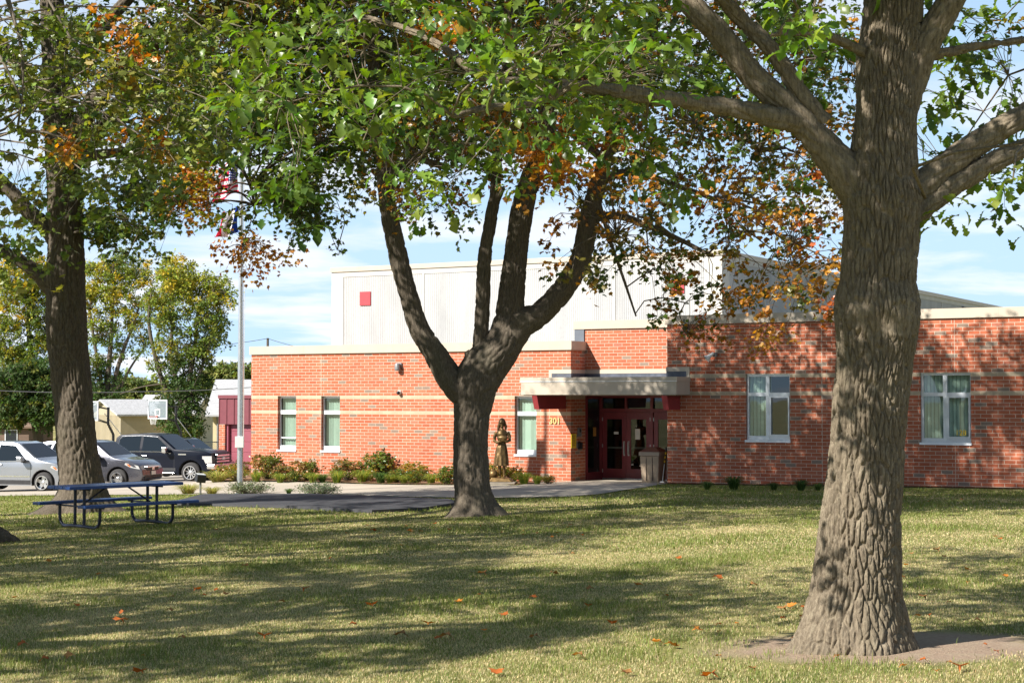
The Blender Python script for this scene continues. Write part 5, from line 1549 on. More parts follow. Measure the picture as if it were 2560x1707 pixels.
class Wood:
    def __init__(s): s.v, s.f, s.n, s.nodes = [], [], 0, []
    def limb(s, pts, rad, ns=24, step=0.06, amp=0.0, cu=0.06, cv=0.22, twist=0.0, seed=0, lump=0.0, flare=None, cap=True, burls=()):
        P = np.array([list(p) for p in pts], dtype=float); R = np.array(rad, dtype=float)
        # catmull-rom resample
        seg = np.linalg.norm(np.diff(P, axis=0), axis=1); T = np.concatenate([[0], np.cumsum(seg)])
        n = max(3, int(T[-1] / step) + 1)
        tt = np.linspace(0, T[-1], n)
        Pe = np.vstack([2 * P[0] - P[1], P, 2 * P[-1] - P[-2]])
        out = np.zeros((n, 3)); rr = np.interp(tt, T, R)
        for i, q in enumerate(tt):
            k = min(np.searchsorted(T, q, side='right') - 1, len(P) - 2); k = max(k, 0)
            w = (q - T[k]) / max(seg[k], 1e-6)
            p0, p1, p2, p3 = Pe[k], Pe[k + 1], Pe[k + 2], Pe[k + 3]
            out[i] = 0.5 * ((2 * p1) + (-p0 + p2) * w + (2 * p0 - 5 * p1 + 4 * p2 - p3) * w ** 2 + (-p0 + 3 * p1 - 3 * p2 + p3) * w ** 3)
        tg = np.gradient(out, axis=0); tg /= np.linalg.norm(tg, axis=1, keepdims=True)
        up = np.array([1.0, 0.0, 0.0]) if abs(tg[0][0]) < 0.8 else np.array([0, 1.0, 0])
        A = np.zeros((n, 3)); Bv = np.zeros((n, 3))
        for i in range(n):
            a_ = up - tg[i] * np.dot(up, tg[i]); a_ /= np.linalg.norm(a_); A[i] = a_; Bv[i] = np.cross(tg[i], a_); up = a_
        th = np.linspace(0, 2 * PI, ns, endpoint=False)
        TH, LL = np.meshgrid(th, tt)
        RR = np.repeat(rr[:, None], ns, 1)
        if flare is not None: RR = RR * flare(TH, LL, T[-1])
        disp = np.zeros_like(RR)
        if lump: disp += lump * vnoise(np.cos(TH) * 2, np.sin(TH) * 2, LL * 2.2, seed + 5) * RR
        if amp:
            rm = float(rr.mean())
            u = ((TH + twist * LL + 0.05 * np.sin(LL * 2.3 + seed)) % (2 * PI)) * rm
            u = (u + 0.008 * vnoise(np.cos(TH) * 4, np.sin(TH) * 4, LL * 5, seed + 3)) % (2 * PI * rm)
            w1 = worley_ridge(u, LL + 0.0 * u, 2 * PI * rm, cu, cv, seed + 1)
            w2 = worley_ridge(u, LL, 2 * PI * rm, cu * 0.55, cv * 0.45, seed + 2)
            p1 = np.clip(w1 / 0.30, 0, 1); p1 = p1 * p1 * (3 - 2 * p1)
            p2 = np.clip(w2 / 0.30, 0, 1); p2 = p2 * p2 * (3 - 2 * p2)
            fine = np.random.default_rng(seed + 9).normal(size=RR.shape)
            disp += amp * (p1 * (0.75 + 0.35 * np.clip(w1, 0, 1)) + 0.38 * p2 * p1 - 0.85 + 0.05 * fine)
        for (bt, bl, sg, hh) in burls:
            da = (TH - bt + PI) % (2 * PI) - PI
            d2 = np.hypot(da * rr[:, None], LL - bl) / sg
            disp = disp * (1 - 0.75 * np.exp(-(d2 * 1.25) ** 4)) + hh * (np.exp(-d2 ** 2) + 0.35 * np.exp(-((d2 - 0.95) / 0.22) ** 2) + 0.10 * np.cos(d2 * 16 + 3 * np.sin(3 * np.arctan2(da * rr[:, None], LL - bl))) * np.exp(-d2 ** 2))
        RR = RR + disp
        X = out[:, None, :] + RR[:, :, None] * (np.cos(TH)[:, :, None] * A[:, None, :] + np.sin(TH)[:, :, None] * Bv[:, None, :])
        V = X.reshape(-1, 3)
        i_, k_ = np.meshgrid(np.arange(n - 1), np.arange(ns), indexing='ij')
        a_ = (i_ * ns + k_).ravel(); b_ = (i_ * ns + (k_ + 1) % ns).ravel()
        F = np.stack([a_, b_, b_ + ns, a_ + ns], 1)
        if cap:
            V = np.vstack([V, out[-1] + tg[-1] * rr[-1] * 0.6]); last = len(V) - 1
            kk = np.arange(ns); base = (n - 1) * ns
            F = np.vstack([F, np.stack([base + kk, base + (kk + 1) % ns, np.full(ns, last), np.full(ns, last)], 1)])
        s.v.append(V); s.f.append(F + s.n); s.n += len(V)
        for i in range(0, n, max(1, n // 12)): s.nodes.append((out[i], rr[i]))
        return out
    def twigs(s, targets, r0, r1, levels=2, ns=5, sag=0.15, sub=0.12, seed=0, minr=None):
        rg = np.random.default_rng(seed)
        nodes = np.array([p for p, _ in s.nodes]); nr = np.array([r for _, r in s.nodes])
        ok = nr < (nr.max() * 0.75 if minr is None else minr)
        nodes, nr = nodes[ok], nr[ok]
        K = len(targets)
        nsub = max(3, int(K * sub))
        pick = rg.choice(K, nsub, replace=False)
        sec_nodes = []
        def path(a_, b_, r_a, r_b, n=6):
            L = np.linalg.norm(b_ - a_)
            mid = [a_ + (b_ - a_) * q + np.array([rg.normal() * .06 * L, rg.normal() * .06 * L, 4 * q * (1 - q) * (sag * L)]) for q in np.linspace(0, 1, n)]
            mid[0], mid[-1] = a_, b_
            s.v_tube(mid, np.linspace(r_a, r_b, n), ns)
            return mid
        for k in pick:
            d = np.linalg.norm(nodes - targets[k], axis=1) + np.where(nodes[:, 2] > targets[k][2] + 1.5, 1.0, 0)
            j = int(np.argmin(d))
            if d[j] > 9: continue
            for p in path(nodes[j], targets[k], min(r0, nr[j] * 0.7), r1 * 1.4): sec_nodes.append(p)
        sec_nodes = np.array(sec_nodes)
        for k in range(K):
            d = np.linalg.norm(sec_nodes - targets[k], axis=1)
            j = int(np.argmin(d))
            if 0.05 < d[j] < 3.0: path(sec_nodes[j], targets[k], r1, r1 * 0.45, 4)
    def v_tube(s, pts, r, ns):
        P = np.array(pts); n = len(P)
        tg = np.gradient(P, axis=0); tg /= np.maximum(np.linalg.norm(tg, axis=1, keepdims=True), 1e-6)
        up = np.array([0.3, 0.2, 1.0])
        A = np.cross(tg, up); A /= np.maximum(np.linalg.norm(A, axis=1, keepdims=True), 1e-6)
        Bv = np.cross(tg, A)
        th = np.linspace(0, 2 * PI, ns, endpoint=False)
        X = P[:, None, :] + np.asarray(r)[:, None, None] * (np.cos(th)[None, :, None] * A[:, None, :] + np.sin(th)[None, :, None] * Bv[:, None, :])
        i_, k_ = np.meshgrid(np.arange(n - 1), np.arange(ns), indexing='ij')
        a_ = (i_ * ns + k_).ravel(); b_ = (i_ * ns + (k_ + 1) % ns).ravel()
        s.v.append(X.reshape(-1, 3)); s.f.append(np.stack([a_, b_, b_ + ns, a_ + ns], 1) + s.n); s.n += n * ns
    def build(s, name, mat, parent):
        V, F = np.concatenate(s.v), np.concatenate(s.f)
        o = raw_mesh(name, V, F, mat, parent, smooth=True)
        return o

T_MAPLE, T_OAK, T_OVAL, T_TUFT = leaf_template(MAPLE), leaf_template(OAK, 0.55, 0.45), leaf_template(OVAL), leaf_template(TUFT)

def col_mix(table, n):
    w = np.array([t_[0] for t_ in table], dtype=float); w /= w.sum()
    k = RNG.choice(len(table), n, p=w)
    return np.array([t_[1] for t_ in table])[k]

def grid_targets(rows, Y0, Y1, per9, cell=80):
    """rows: {row: (first column, digits)} density per photograph cell -> clump centres at their own depths"""
    P, PX = [], []
    for r, (c0, s_) in rows.items():
        for i, ch in enumerate(s_):
            d = int(ch)
            lam = d / 9 * per9
            n = RNG.poisson(lam)
            for _ in range(n):
                px, py = (c0 + i + RNG.random()) * cell, (r + RNG.random()) * cell
                P.append(list(at(px, py, RNG.uniform(Y0, Y1)))); PX.append((px, py))
    return np.array(P), np.array(PX)

def blob(cx_, cy_, rx, ry, n, Y0, Y1):
    P, Q = [], []
    for _ in range(n):
        a_ = RNG.random() * 2 * PI; q = math.sqrt(RNG.random())
        px, py = cx_ + rx * q * math.cos(a_), cy_ + ry * q * math.sin(a_)
        P.append(list(at(px, py, RNG.uniform(Y0, Y1)))); Q.append((px, py))
    return np.array(P), np.array(Q)
def ellipsoid_targets(c, r, n, zmin=None):
    out = []
    while len(out) < n:
        p = RNG.normal(size=3); p /= np.linalg.norm(p); p *= RNG.uniform(0.45, 1.0) ** 0.5
        q = np.array(c) + p * np.array(r)
        if zmin is not None and q[2] < zmin(q): continue
        out.append(q)
    return np.array(out)
above_frame = lambda q: EYE + 1010 / FPX * max(q[1], 0.5) + 0.3     # higher than the top of the frame

G_OAK = [(5, (0.12, 0.185, 0.028)), (3, (0.17, 0.235, 0.036)), (2, (0.07, 0.12, 0.02)), (0.2, (0.40, 0.24, 0.03))]
G_DARK = [(5, (0.060, 0.10, 0.022)), (3, (0.085, 0.13, 0.025)), (1.2, (0.15, 0.17, 0.03))]
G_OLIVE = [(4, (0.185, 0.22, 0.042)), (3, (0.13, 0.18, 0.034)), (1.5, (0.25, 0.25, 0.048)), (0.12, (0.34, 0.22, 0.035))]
G_ORANGE = [(4, (0.52, 0.20, 0.025)), (3, (0.42, 0.15, 0.025)), (2, (0.60, 0.30, 0.04))]
G_MIXED = [(4, (0.075, 0.115, 0.024)), (3, (0.16, 0.14, 0.028)), (2.2, (0.36, 0.18, 0.03)), (1, (0.27, 0.12, 0.025))]
G_RUST = [(4, (0.44, 0.21, 0.03)), (3, (0.33, 0.15, 0.025)), (3, (0.18, 0.155, 0.03)), (0.7, (0.42, 0.11, 0.025))]

def px_path(pts, Y):
    """[(px, py, radius px, depth offset)] -> world points and radii"""
    P, R = [], []
    for q in pts:
        d = Y + (q[3] if len(q) > 3 else 0)
        P.append(at(q[0], q[1], d)); R.append(q[2] * d / FPX)
    return P, R

# ---- near oak on the right
YO = 11.95
oak = thing('oak_tree', 'nearest big oak with deeply ridged straight trunk on bare soil', 'tree', (0, 0, 0))
base = at(2130, 1600, YO)
oak.location = (base.x, base.y, float(gz(base.x, base.y)))
W = Wood()
def oak_flare(TH, LL, T):
    k = np.clip(1 - LL / 0.75, 0, 1)
    lob = 0.5 + 0.5 * np.cos(TH * 5 + 0.8) + 0.3 * np.cos(TH * 3 + 2)
    return 1 + k ** 2.2 * (0.16 + 0.36 * np.clip(lob, 0, 1.2))
edges = [(1680, 1990, 2262), (1600, 2004, 2262), (1486, 2029, 2251), (1410, 2040, 2250), (1293, 2056, 2248), (1197, 2070, 2253), (1100, 2081, 2257), (1000, 2087, 2266), (900, 2096, 2278), (850, 2094, 2287), (790, 2089, 2295), (750, 2090, 2295), (700, 2103, 2286), (650, 2107, 2290), (560, 2113, 2297), (500, 2110, 2303), (430, 2122, 2292), (306, 2141, 2288), (153, 2158, 2296), (0, 2178, 2306), (-300, 2205, 2310), (-900, 2230, 2300)]
P, R = px_path([((l + r_) / 2, y, (r_ - l) / 2) for y, l, r_ in edges], YO)
W.limb(P, R, ns=420, step=0.008, amp=0.022, cu=0.030, cv=0.19, twist=0.2, seed=3, lump=0.012, flare=oak_flare, burls=((-2.16, 2.60, 0.125, 0.020), (-1.08, 2.57, 0.15, 0.024), (-1.6, 2.5, 0.10, -0.012)))
def oak_limb(pts, ns=72, amp=0.012, seed=0, Y=YO, step=0.02):
    P, R = px_path(pts, Y); return W.limb(P, R, ns=ns, step=step, amp=amp, cu=0.05, cv=0.2, twist=0.3, seed=seed, lump=0.05)
oak_limb([(2185, 520, 60), (2105, 420, 46), (2030, 333, 36), (1960, 262, 33), (1886, 194, 31), (1804, 92, 30), (1717, 0, 28), (1560, -190, 22, .3), (1400, -420, 16, .6)], seed=11)
oak_limb([(2060, 310, 24), (2008, 245, 22), (1931, 128, 20), (1830, 25, 18), (1700, -130, 15, -.6), (1560, -330, 10, -1.0)], seed=12)
oak_limb([(2020, 312, 30), (1926, 291, 26, -.1), (1830, 270, 22, -.2), (1727, 254, 20, -.3), (1620, 240, 19, -.4), (1540, 227, 18, -.4), (1425, 214, 13, -.3), (1300, 206, 11, -.2), (1200, 188, 10, 0), (1112, 122, 8, .2), (1023, 76, 7, .5), (900, 40, 5, .8)], ns=48, seed=13)
oak_limb([(1425, 214, 11, -.3), (1330, 260, 9, -.5), (1220, 270, 8, -.8), (1130, 290, 6, -1.0)], ns=24, seed=14)
oak_limb([(2215, 540, 62), (2290, 478, 38), (2365, 414, 33), (2467, 343, 30), (2560, 288, 28), (2750, 170, 24, .2), (3000, 0, 18, .5)], seed=15)
oak_limb([(2240, 560, 50), (2315, 508, 32), (2400, 452, 27), (2500, 397, 25), (2600, 355, 22), (2800, 280, 16, -.4)], seed=16)
oak_limb([(2215, 430, 30), (2186, 290, 38, .06), (2172, 180, 33, .15), (2184, 60, 30, .25), (2190, -100, 26, .4), (2150, -400, 20, .6)], seed=17)
oak_limb([(2225, 400, 30), (2262, 260, 38), (2312, 120, 36, -.05), (2368, 20, 34, -.1), (2440, -110, 28, -.2), (2600, -350, 20, -.5)], seed=18)
oak_limb([(2250, 170, 14), (2310, 146, 14), (2380, 128, 12), (2470, 112, 9), (2580, 98, 7)], ns=24, seed=19)
oak_limb([(2200, 150, 12), (2150, 126, 13, -.05), (2080, 95, 11, -.2), (2000, 82, 9, -.4), (1930, 88, 6, -.6)], ns=24, seed=20)
trunk_o = W
O_ROWS = {0: (7, "3577777777777655466532468"), 1: (7, "4678888888877633344203678"), 2: (7, "4788888888887643343002688"), 3: (7, "4688888888877643343101688"),
          4: (7, "2568888885654432221000488"), 5: (7, "0455432344432221210000466"), 6: (7, "0110002221000000000000344")}
oT, oPX = grid_targets(O_ROWS, 9.3, 15.5, 2.6)
for i in range(len(oT)):
    if oPX[i, 0] > 1680 and oPX[i, 1] < 440: oT[i] = at(oPX[i, 0], oPX[i, 1], RNG.uniform(12.6, 15.5))
up_t = ellipsoid_targets((0.6, 11.5, 8.6), (6.5, 5.5, 3.2), 300, lambda q: above_frame(q) + max(0, -q[0]) * .55)
CR = Crown()
oc = col_mix(G_OAK, len(oT))
CR.clusters(T_OAK, oT, RNG.uniform(0.13, 0.27, len(oT)), 19, 0.125, oc, jitter=0.25, droop=0.05, upn=1.1, rnd=0.42, axr=0.4)
# bright low spray hanging in front of the trunk top
nt, npx = grid_targets({0: (23, "57641")}, 8.2, 9.4, 1.8)
if len(nt): CR.clusters(T_OAK, nt, np.full(len(nt), 0.15), 12, 0.115, col_mix([(3, (0.17, 0.25, 0.035)), (2, (0.13, 0.21, 0.03))], len(nt)), droop=.15, upn=1.1, rnd=.45, axr=.4)
CR.clusters(T_OAK, up_t, RNG.uniform(0.35, 0.6, len(up_t)), 26, 0.19, col_mix(G_OAK, len(up_t)))
shade_clumps = ellipsoid_targets((-0.9, 9.5, 8.2), (2.3, 2.0, 1.0), 270)  # unseen leaf clumps added sunward to shade the upper oak
CR.clusters(T_OAK, shade_clumps, RNG.uniform(0.3, 0.5, len(shade_clumps)), 26, 0.17, col_mix(G_OAK, len(shade_clumps)))
WT = Wood(); WT.nodes = list(W.nodes)
WT.twigs(np.vstack([oT, nt]), 0.015, 0.0038, seed=4, minr=0.11, sub=0.08)

def finish_tree(root, wood, twig, crown, bark, leafmat=None, pale=None):
    loc = np.array(root.location)
    for holder in (wood, twig):
        if holder is not None: holder.v = [v - loc for v in holder.v]
    crown.v = [v - loc for v in crown.v]
    wood.build('trunk', bark, root)
    if twig is not None and twig.v: twig.build('branches', pale or bark, root)
    crown.build('crown', leafmat or M['leaf'], root)
finish_tree(oak, W, WT, CR, M['bark_oak'])

# ---- middle maple with four ascending limbs
YM = 31.3
maple = thing('maple_tree', 'four-limbed maple with rusty orange leaves standing in the middle of the lawn', 'tree')
b = at(1182, 1285, YM); maple.location = (b.x, b.y, float(gz(b.x, b.y)))
W = Wood()
def maple_flare(TH, LL, T):
    k = np.clip(1 - LL / 1.0, 0, 1)
    lob = 0.5 + 0.5 * np.cos(TH * 5 + 0.3) + 0.4 * np.cos(TH * 3 + 1)
    return 1 + k ** 3.4 * (0.70 + 1.3 * np.clip(lob, 0, 1.3))
P, R = px_path([(1186, 1320, 47), (1183, 1250, 46), (1179, 1200, 45), (1177, 1100, 43), (1179, 1040, 45), (1184, 1000, 50), (1190, 960, 58), (1215, 915, 56), (1243, 880, 52), (1264, 845, 47), (1274, 790, 35), (1282, 712, 31), (1289, 645, 28), (1304, 536, 27), (1327, 446, 24), (1353, 380, 22), (1378, 250, 20), (1400, 100, 20), (1415, -100, 16), (1400, -350, 9)], YM)
W.limb(P, R, ns=120, step=0.03, amp=0.024, cu=0.060, cv=0.30, twist=0.12, seed=31, lump=0.06, flare=maple_flare)
def ml(pts, seed, ns=56, amp=0.020):
    P, R = px_path(pts, YM); R = [r_ * (0.90 if r_ < 0.30 else 0.97) for r_ in R]; return W.limb(P, R, ns=ns, step=0.045, amp=amp, cu=0.06, cv=0.3, twist=0.2, seed=seed, lump=0.07)
ml([(1185, 1000, 44), (1134, 955, 38), (1089, 886, 32), (1049, 823, 28), (1024, 747, 25), (1002, 667, 26), (987, 600, 24), (970, 520, 23), (962, 433, 21), (952, 340, 19), (935, 180, 16), (930, 0, 13), (900, -200, 8)], 33)
ml([(1196, 935, 26), (1199, 886, 21), (1207, 756, 20, -.1), (1212, 645, 19, -.1), (1229, 536, 17), (1238, 482, 15), (1246, 350, 13), (1262, 180, 11), (1290, -50, 8)], 34)
ml([(1262, 850, 48), (1302, 808, 42), (1350, 785, 33), (1412, 718, 31), (1453, 645, 29), (1474, 536, 25), (1503, 437, 22), (1520, 370, 19), (1560, 250, 16, .2), (1620, 100, 13, .4), (1700, -80, 9, .6)], 35)
ml([(1173, 905, 9, -.1), (1172, 880, 12, -.12)], 36, 20)
ml([(1244, 500, 8, -.05), (1258, 470, 6, -.08)], 37, 16)
ml([(1480, 545, 14), (1545, 540, 11, -.2), (1620, 565, 9, -.5), (1700, 600, 7, -.9), (1780, 640, 5, -1.2)], 38, 20, 0.004)
ml([(1500, 450, 13), (1580, 430, 10, .2), (1680, 460, 8, .3), (1790, 500, 6, .3)], 39, 20, 0.004)
ml([(1512, 400, 13), (1420, 330, 9, .5), (1330, 300, 6, .8)], 40, 20, 0.004)
ml([(965, 450, 12), (1030, 400, 9, -.3), (1110, 420, 6, -.6)], 41, 20, 0.004)
ml([(1540, 300, 12), (1660, 250, 10, -.4), (1800, 280, 8, -.6), (1900, 380, 5, -.8)], 42, 20, 0.004)
ml([(1490, 480, 7), (1525, 600, 5, -.3), (1560, 700, 4, -.4), (1590, 790, 2.5, -.5)], 43, 10, 0.0)
M_ROWS = {0: (10, "35555555556666654"), 1: (10, "35555566666666665"), 2: (10, "24555556666666665"), 3: (10, "12345556666666666"), 4: (10, "03445666666666655"), 5: (11, "2344456666666665"),
          6: (12, "3331123455666554"), 7: (15, "123445554443"), 8: (17, "2334445532"), 9: (19, "0124445310"), 10: (21, "2331")}
mT, mPX = grid_targets(M_ROWS, 27.0, 35.0, 11.5)
def m_cols(PX):
    n = len(PX); c = col_mix(G_MIXED, n)
    right = np.clip((PX[:, 0] - 1500) / 500, 0, 1) * np.clip((PX[:, 1] - 150) / 450, 0, 1)
    pick = RNG.random(n) < 0.12 + 0.62 * right
    c[pick] = col_mix(G_RUST, pick.sum())
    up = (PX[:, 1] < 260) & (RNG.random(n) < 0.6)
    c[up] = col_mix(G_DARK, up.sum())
    glow = (np.hypot(PX[:, 0] - 1390, (PX[:, 1] - 390) * 1.6) < 130) | (np.hypot(PX[:, 0] - 1105, PX[:, 1] - 50) < 70)
    c[glow] = col_mix(G_ORANGE, glow.sum())
    return c
glow_ = np.vstack([blob(1388, 402, 62, 26, 13, 27.5, 30)[0], blob(1300, 360, 40, 22, 6, 27.5, 30)[0], blob(1545, 340, 40, 20, 5, 28, 30)[0], blob(1110, 55, 50, 30, 8, 24, 26)[0]])
CR = Crown()
CR.clusters(T_MAPLE, glow_, np.full(len(glow_), .2), 14, .115, col_mix([(4, (0.62, 0.29, 0.03)), (2, (0.55, 0.22, 0.03))], len(glow_)), droop=.6)
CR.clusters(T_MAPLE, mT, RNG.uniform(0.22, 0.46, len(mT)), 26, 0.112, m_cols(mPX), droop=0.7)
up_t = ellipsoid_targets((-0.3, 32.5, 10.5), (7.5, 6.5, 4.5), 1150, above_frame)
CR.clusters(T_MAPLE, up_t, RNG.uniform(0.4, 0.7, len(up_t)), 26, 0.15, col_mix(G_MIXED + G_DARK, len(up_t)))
rear = np.vstack([ellipsoid_targets((-2.4, 39.6, 10.9), (6.0, 4.6, 2.6), 950), ellipsoid_targets((-5.5, 28.0, 11.0), (2.8, 2.6, 1.2), 330)])  # extra leaf clumps added to shade the tall wall and the limbs
CR.clusters(T_MAPLE, rear, RNG.uniform(0.4, 0.7, len(rear)), 26, 0.14, col_mix(G_MIXED, len(rear)))
back = ellipsoid_targets((0.0, 32, 10.0), (6.5, 6.0, 2.2), 150)
CR.clusters(T_MAPLE, back, RNG.uniform(0.3, 0.5, len(back)), 22, 0.12, col_mix(G_MIXED, len(back)))
WT = Wood(); WT.nodes = list(W.nodes)
WT.twigs(mT, 0.045, 0.009, seed=5, minr=0.17, sub=0.07, ns=4)
finish_tree(maple, W, WT, CR, M['bark_maple'])

# ---- left tree behind the picnic table
YL = 36.6
lt = thing('broad_maple_tree', 'tall dark-trunked maple with green and orange leaves behind the picnic table', 'tree')
b = at(195, 1272, YL); lt.location = (b.x, b.y, float(gz(b.x, b.y)))
W = Wood()
P, R = px_path([(205, 1300, 60), (205, 1233, 58), (198, 1169, 51), (191, 1105, 48), (186, 1040, 47), (181, 978, 47), (173, 900, 48), (168, 850, 49), (165, 791, 49), (165, 728, 47), (163, 680, 47), (166, 600, 43), (162, 491, 43), (156, 400, 40), (148, 300, 36), (140, 180, 33), (130, 0, 28), (120, -300, 18)], YL)
W.limb(P, R, ns=120, step=0.035, amp=0.032, cu=0.065, cv=0.5, twist=-0.06, seed=51, lump=0.03, flare=maple_flare)
def ll(pts, seed, ns=40, amp=0.02):
    P, R = px_path(pts, YL); return W.limb(P, R, ns=ns, step=0.05, amp=amp, cu=0.09, cv=0.3, twist=0.2, seed=seed, lump=0.06)
ll([(150, 610, 26), (118, 571, 21), (71, 527, 19), (31, 482, 17), (-30, 420, 15), (-120, 330, 11)], 52)
ll([(150, 740, 26), (112, 702, 21), (80, 673, 17), (38, 645, 16), (-30, 610, 13)], 53)
ll([(150, 420, 30), (230, 260, 22, -.3), (320, 150, 18, -.6), (410, 98, 16, -.8), (520, 40, 12, -1), (640, -60, 8, -1.2)], 54)
ll([(155, 450, 24), (280, 290, 16, .4), (400, 205, 13, .6), (510, 168, 11, .8), (650, 150, 7, 1)], 55)
ll([(140, 300, 22), (60, 180, 18), (-40, 60, 14), (-150, -80, 10)], 56)
ll([(152, 400, 18), (300, 380, 11, -.4), (430, 360, 9, -.7), (560, 380, 6, -1), (620, 450, 4, -1.1), (640, 540, 3, -1.2)], 57, 16, .004)
ll([(150, 200, 22), (300, 20, 15), (460, -150, 10)], 58)
L_ROWS = {0: (1, "3445566777631"), 1: (1, "3445567778741"), 2: (1, "345567788874"), 3: (1, "3345677888862"), 4: (1, "22356788888752"), 5: (1, "0235731664210"),
          6: (1, "0234431352000"), 7: (2, "0340000110"), 8: (3, "1")}
lT, lPX = grid_targets(L_ROWS, 31.5, 41.0, 14.0)
# hanging clumps with their own outlines
hang = [blob(255, 555, 60, 40, 34, 34, 38), blob(335, 575, 30, 18, 8, 34, 38), blob(760, 530, 55, 45, 26, 33, 36), blob(720, 460, 70, 50, 40, 33, 37), blob(360, 490, 60, 40, 26, 34, 38)]
rust = [blob(490, 480, 50, 70, 34, 33, 36), blob(612, 622, 66, 44, 22, 33, 35.5), blob(620, 655, 35, 35, 8, 33, 35), blob(510, 420, 34, 40, 12, 33, 36), blob(690, 640, 30, 30, 4, 33, 35)]
hT = np.vstack([h[0] for h in hang]); rT = np.vstack([h[0] for h in rust])
def l_cols(PX):
    n = len(PX); c = col_mix(G_DARK, n)
    for (cx_, cy_, r_, pr) in ((285, 95, 70, .6), (330, 30, 50, .3), (165, 350, 40, .5), (350, 340, 50, .3), (500, 480, 85, .75), (240, 455, 55, .4), (420, 140, 50, .25), (430, 420, 60, .25)):
        k = (np.hypot(PX[:, 0] - cx_, PX[:, 1] - cy_) < r_) & (RNG.random(n) < pr)
        c[k] = col_mix(G_ORANGE + [(5, (0.36, 0.28, 0.03))], k.sum())
    k = RNG.random(n) < 0.18; c[k] = col_mix([(1, (0.17, 0.19, 0.03))], k.sum())
    return c
CR = Crown()
CR.clusters(T_MAPLE, lT, RNG.uniform(0.26, 0.52, len(lT)), 26, 0.128, l_cols(lPX), droop=0.6)
CR.clusters(T_MAPLE, hT, RNG.uniform(0.2, 0.38, len(hT)), 22, 0.125, col_mix(G_DARK, len(hT)), droop=0.8)
CR.clusters(T_MAPLE, rT, RNG.uniform(0.2, 0.42, len(rT)), 11, 0.105, col_mix([(4, (0.50, 0.20, 0.03)), (3, (0.42, 0.17, 0.03)), (1, (0.6, 0.33, 0.05))], len(rT)), droop=0.9)
up_t = ellipsoid_targets((-9.5, 36.5, 11.5), (7.0, 6.0, 4.5), 420, above_frame)
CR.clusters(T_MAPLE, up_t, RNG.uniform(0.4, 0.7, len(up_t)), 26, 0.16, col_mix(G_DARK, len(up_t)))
WT = Wood(); WT.nodes = list(W.nodes)
WT.twigs(np.vstack([lT, hT, rT]), 0.05, 0.009, seed=6, minr=0.24, sub=0.07, ns=4)
finish_tree(lt, W, WT, CR, M['bark_maple'])

# ---- tree just outside the left edge: only its root and hanging foliage show
YF = 25.6
ft = thing('olive_leaved_tree', 'tree at the photo edge with olive leaves, pale twigs and one spreading root showing', 'tree')
fx = -9.2
ft.location = (fx, YF, float(gz(fx, YF)))
W = Wood()
g0 = float(gz(fx, YF))
def f_flare(TH, LL, T):
    k = np.clip(1 - LL / 0.9, 0, 1)
    return 1 + k ** 2.4 * (0.35 + 0.5 * np.clip(0.5 + 0.5 * np.cos(TH * 4), 0, 1))
W.limb([(fx, YF, g0 - 0.15), (fx, YF, g0 + 1), (fx - 0.1, YF, g0 + 3), (fx - .1, YF + .1, g0 + 6), (fx + .2, YF, g0 + 9), (fx + .3, YF, g0 + 12)], [0.46, 0.42, 0.38, 0.33, 0.22, 0.1], ns=96, step=0.035, amp=0.03, cu=0.09, cv=0.35, seed=71, lump=0.05, flare=f_flare)
W.limb([(fx + 0.3, YF - .1, g0 + 0.25), (fx + 0.75, YF - 0.15, g0 + 0.13), (fx + 1.05, YF - 0.2, g0 + 0.05), (fx + 1.3, YF - .25, g0 - 0.05)], [0.24, 0.19, 0.13, 0.05], ns=40, step=0.03, amp=0.022, seed=72, lump=0.1)
W.limb([(fx + 0.2, YF + .4, g0 + 0.2), (fx + 0.7, YF + 0.75, g0 + 0.16), (fx + 0.98, YF + 0.95, g0 + 0.06), (fx + 1.25, YF + 1.1, g0 - .06)], [0.25, 0.21, 0.15, 0.05], ns=40, step=0.03, amp=0.022, seed=73, lump=0.1)
for i, (dx, dy, dz, h) in enumerate(((-4, 1, 4, 6), (-2, -4, 4, 6), (-3, 4, 4, 6))):
    W.limb([(fx, YF, g0 + h), (fx + dx * .5, YF + dy * .5, g0 + h + dz * .65), (fx + dx, YF + dy, g0 + h + dz)], [0.17, 0.11, 0.05], ns=20, step=0.08, amp=0.008, seed=74 + i, lump=0.06)
F_ROWS = {0: (0, "878766542"), 1: (0, "778777653"), 2: (0, "777788764"), 3: (0, "566788874"), 4: (0, "446788762"), 5: (0, "435665"), 6: (0, "530011"), 7: (0, "64"), 8: (0, "51")}
fT, fPX = grid_targets(F_ROWS, 21.5, 29.0, 7.0)
CR = Crown()
fc = col_mix(G_OLIVE, len(fT))
for (cx_, cy_, r_, pr) in ((285, 95, 60, .55), (165, 350, 35, .5), (350, 340, 45, .25)):
    k = (np.hypot(fPX[:, 0] - cx_, fPX[:, 1] - cy_) < r_) & (RNG.random(len(fPX)) < pr)
    fc[k] = col_mix(G_ORANGE + [(5, (0.40, 0.32, 0.04))], k.sum())
CR.clusters(T_MAPLE, fT, RNG.uniform(0.2, 0.42, len(fT)), 20, 0.125, fc, droop=0.7)
up_t = ellipsoid_targets((fx, YF, 9.3), (6.5, 6.5, 5.0), 400, lambda q: above_frame(q) if abs(q[0]) < 0.315 * q[1] + 0.3 else 3.6)
CR.clusters(T_MAPLE, up_t, RNG.uniform(0.4, 0.7, len(up_t)), 26, 0.16, col_mix(G_OLIVE, len(up_t)))
WT = Wood(); WT.nodes = list(W.nodes)
WT.twigs(fT, 0.022, 0.0055, seed=7, minr=0.2, sub=0.09, ns=5)
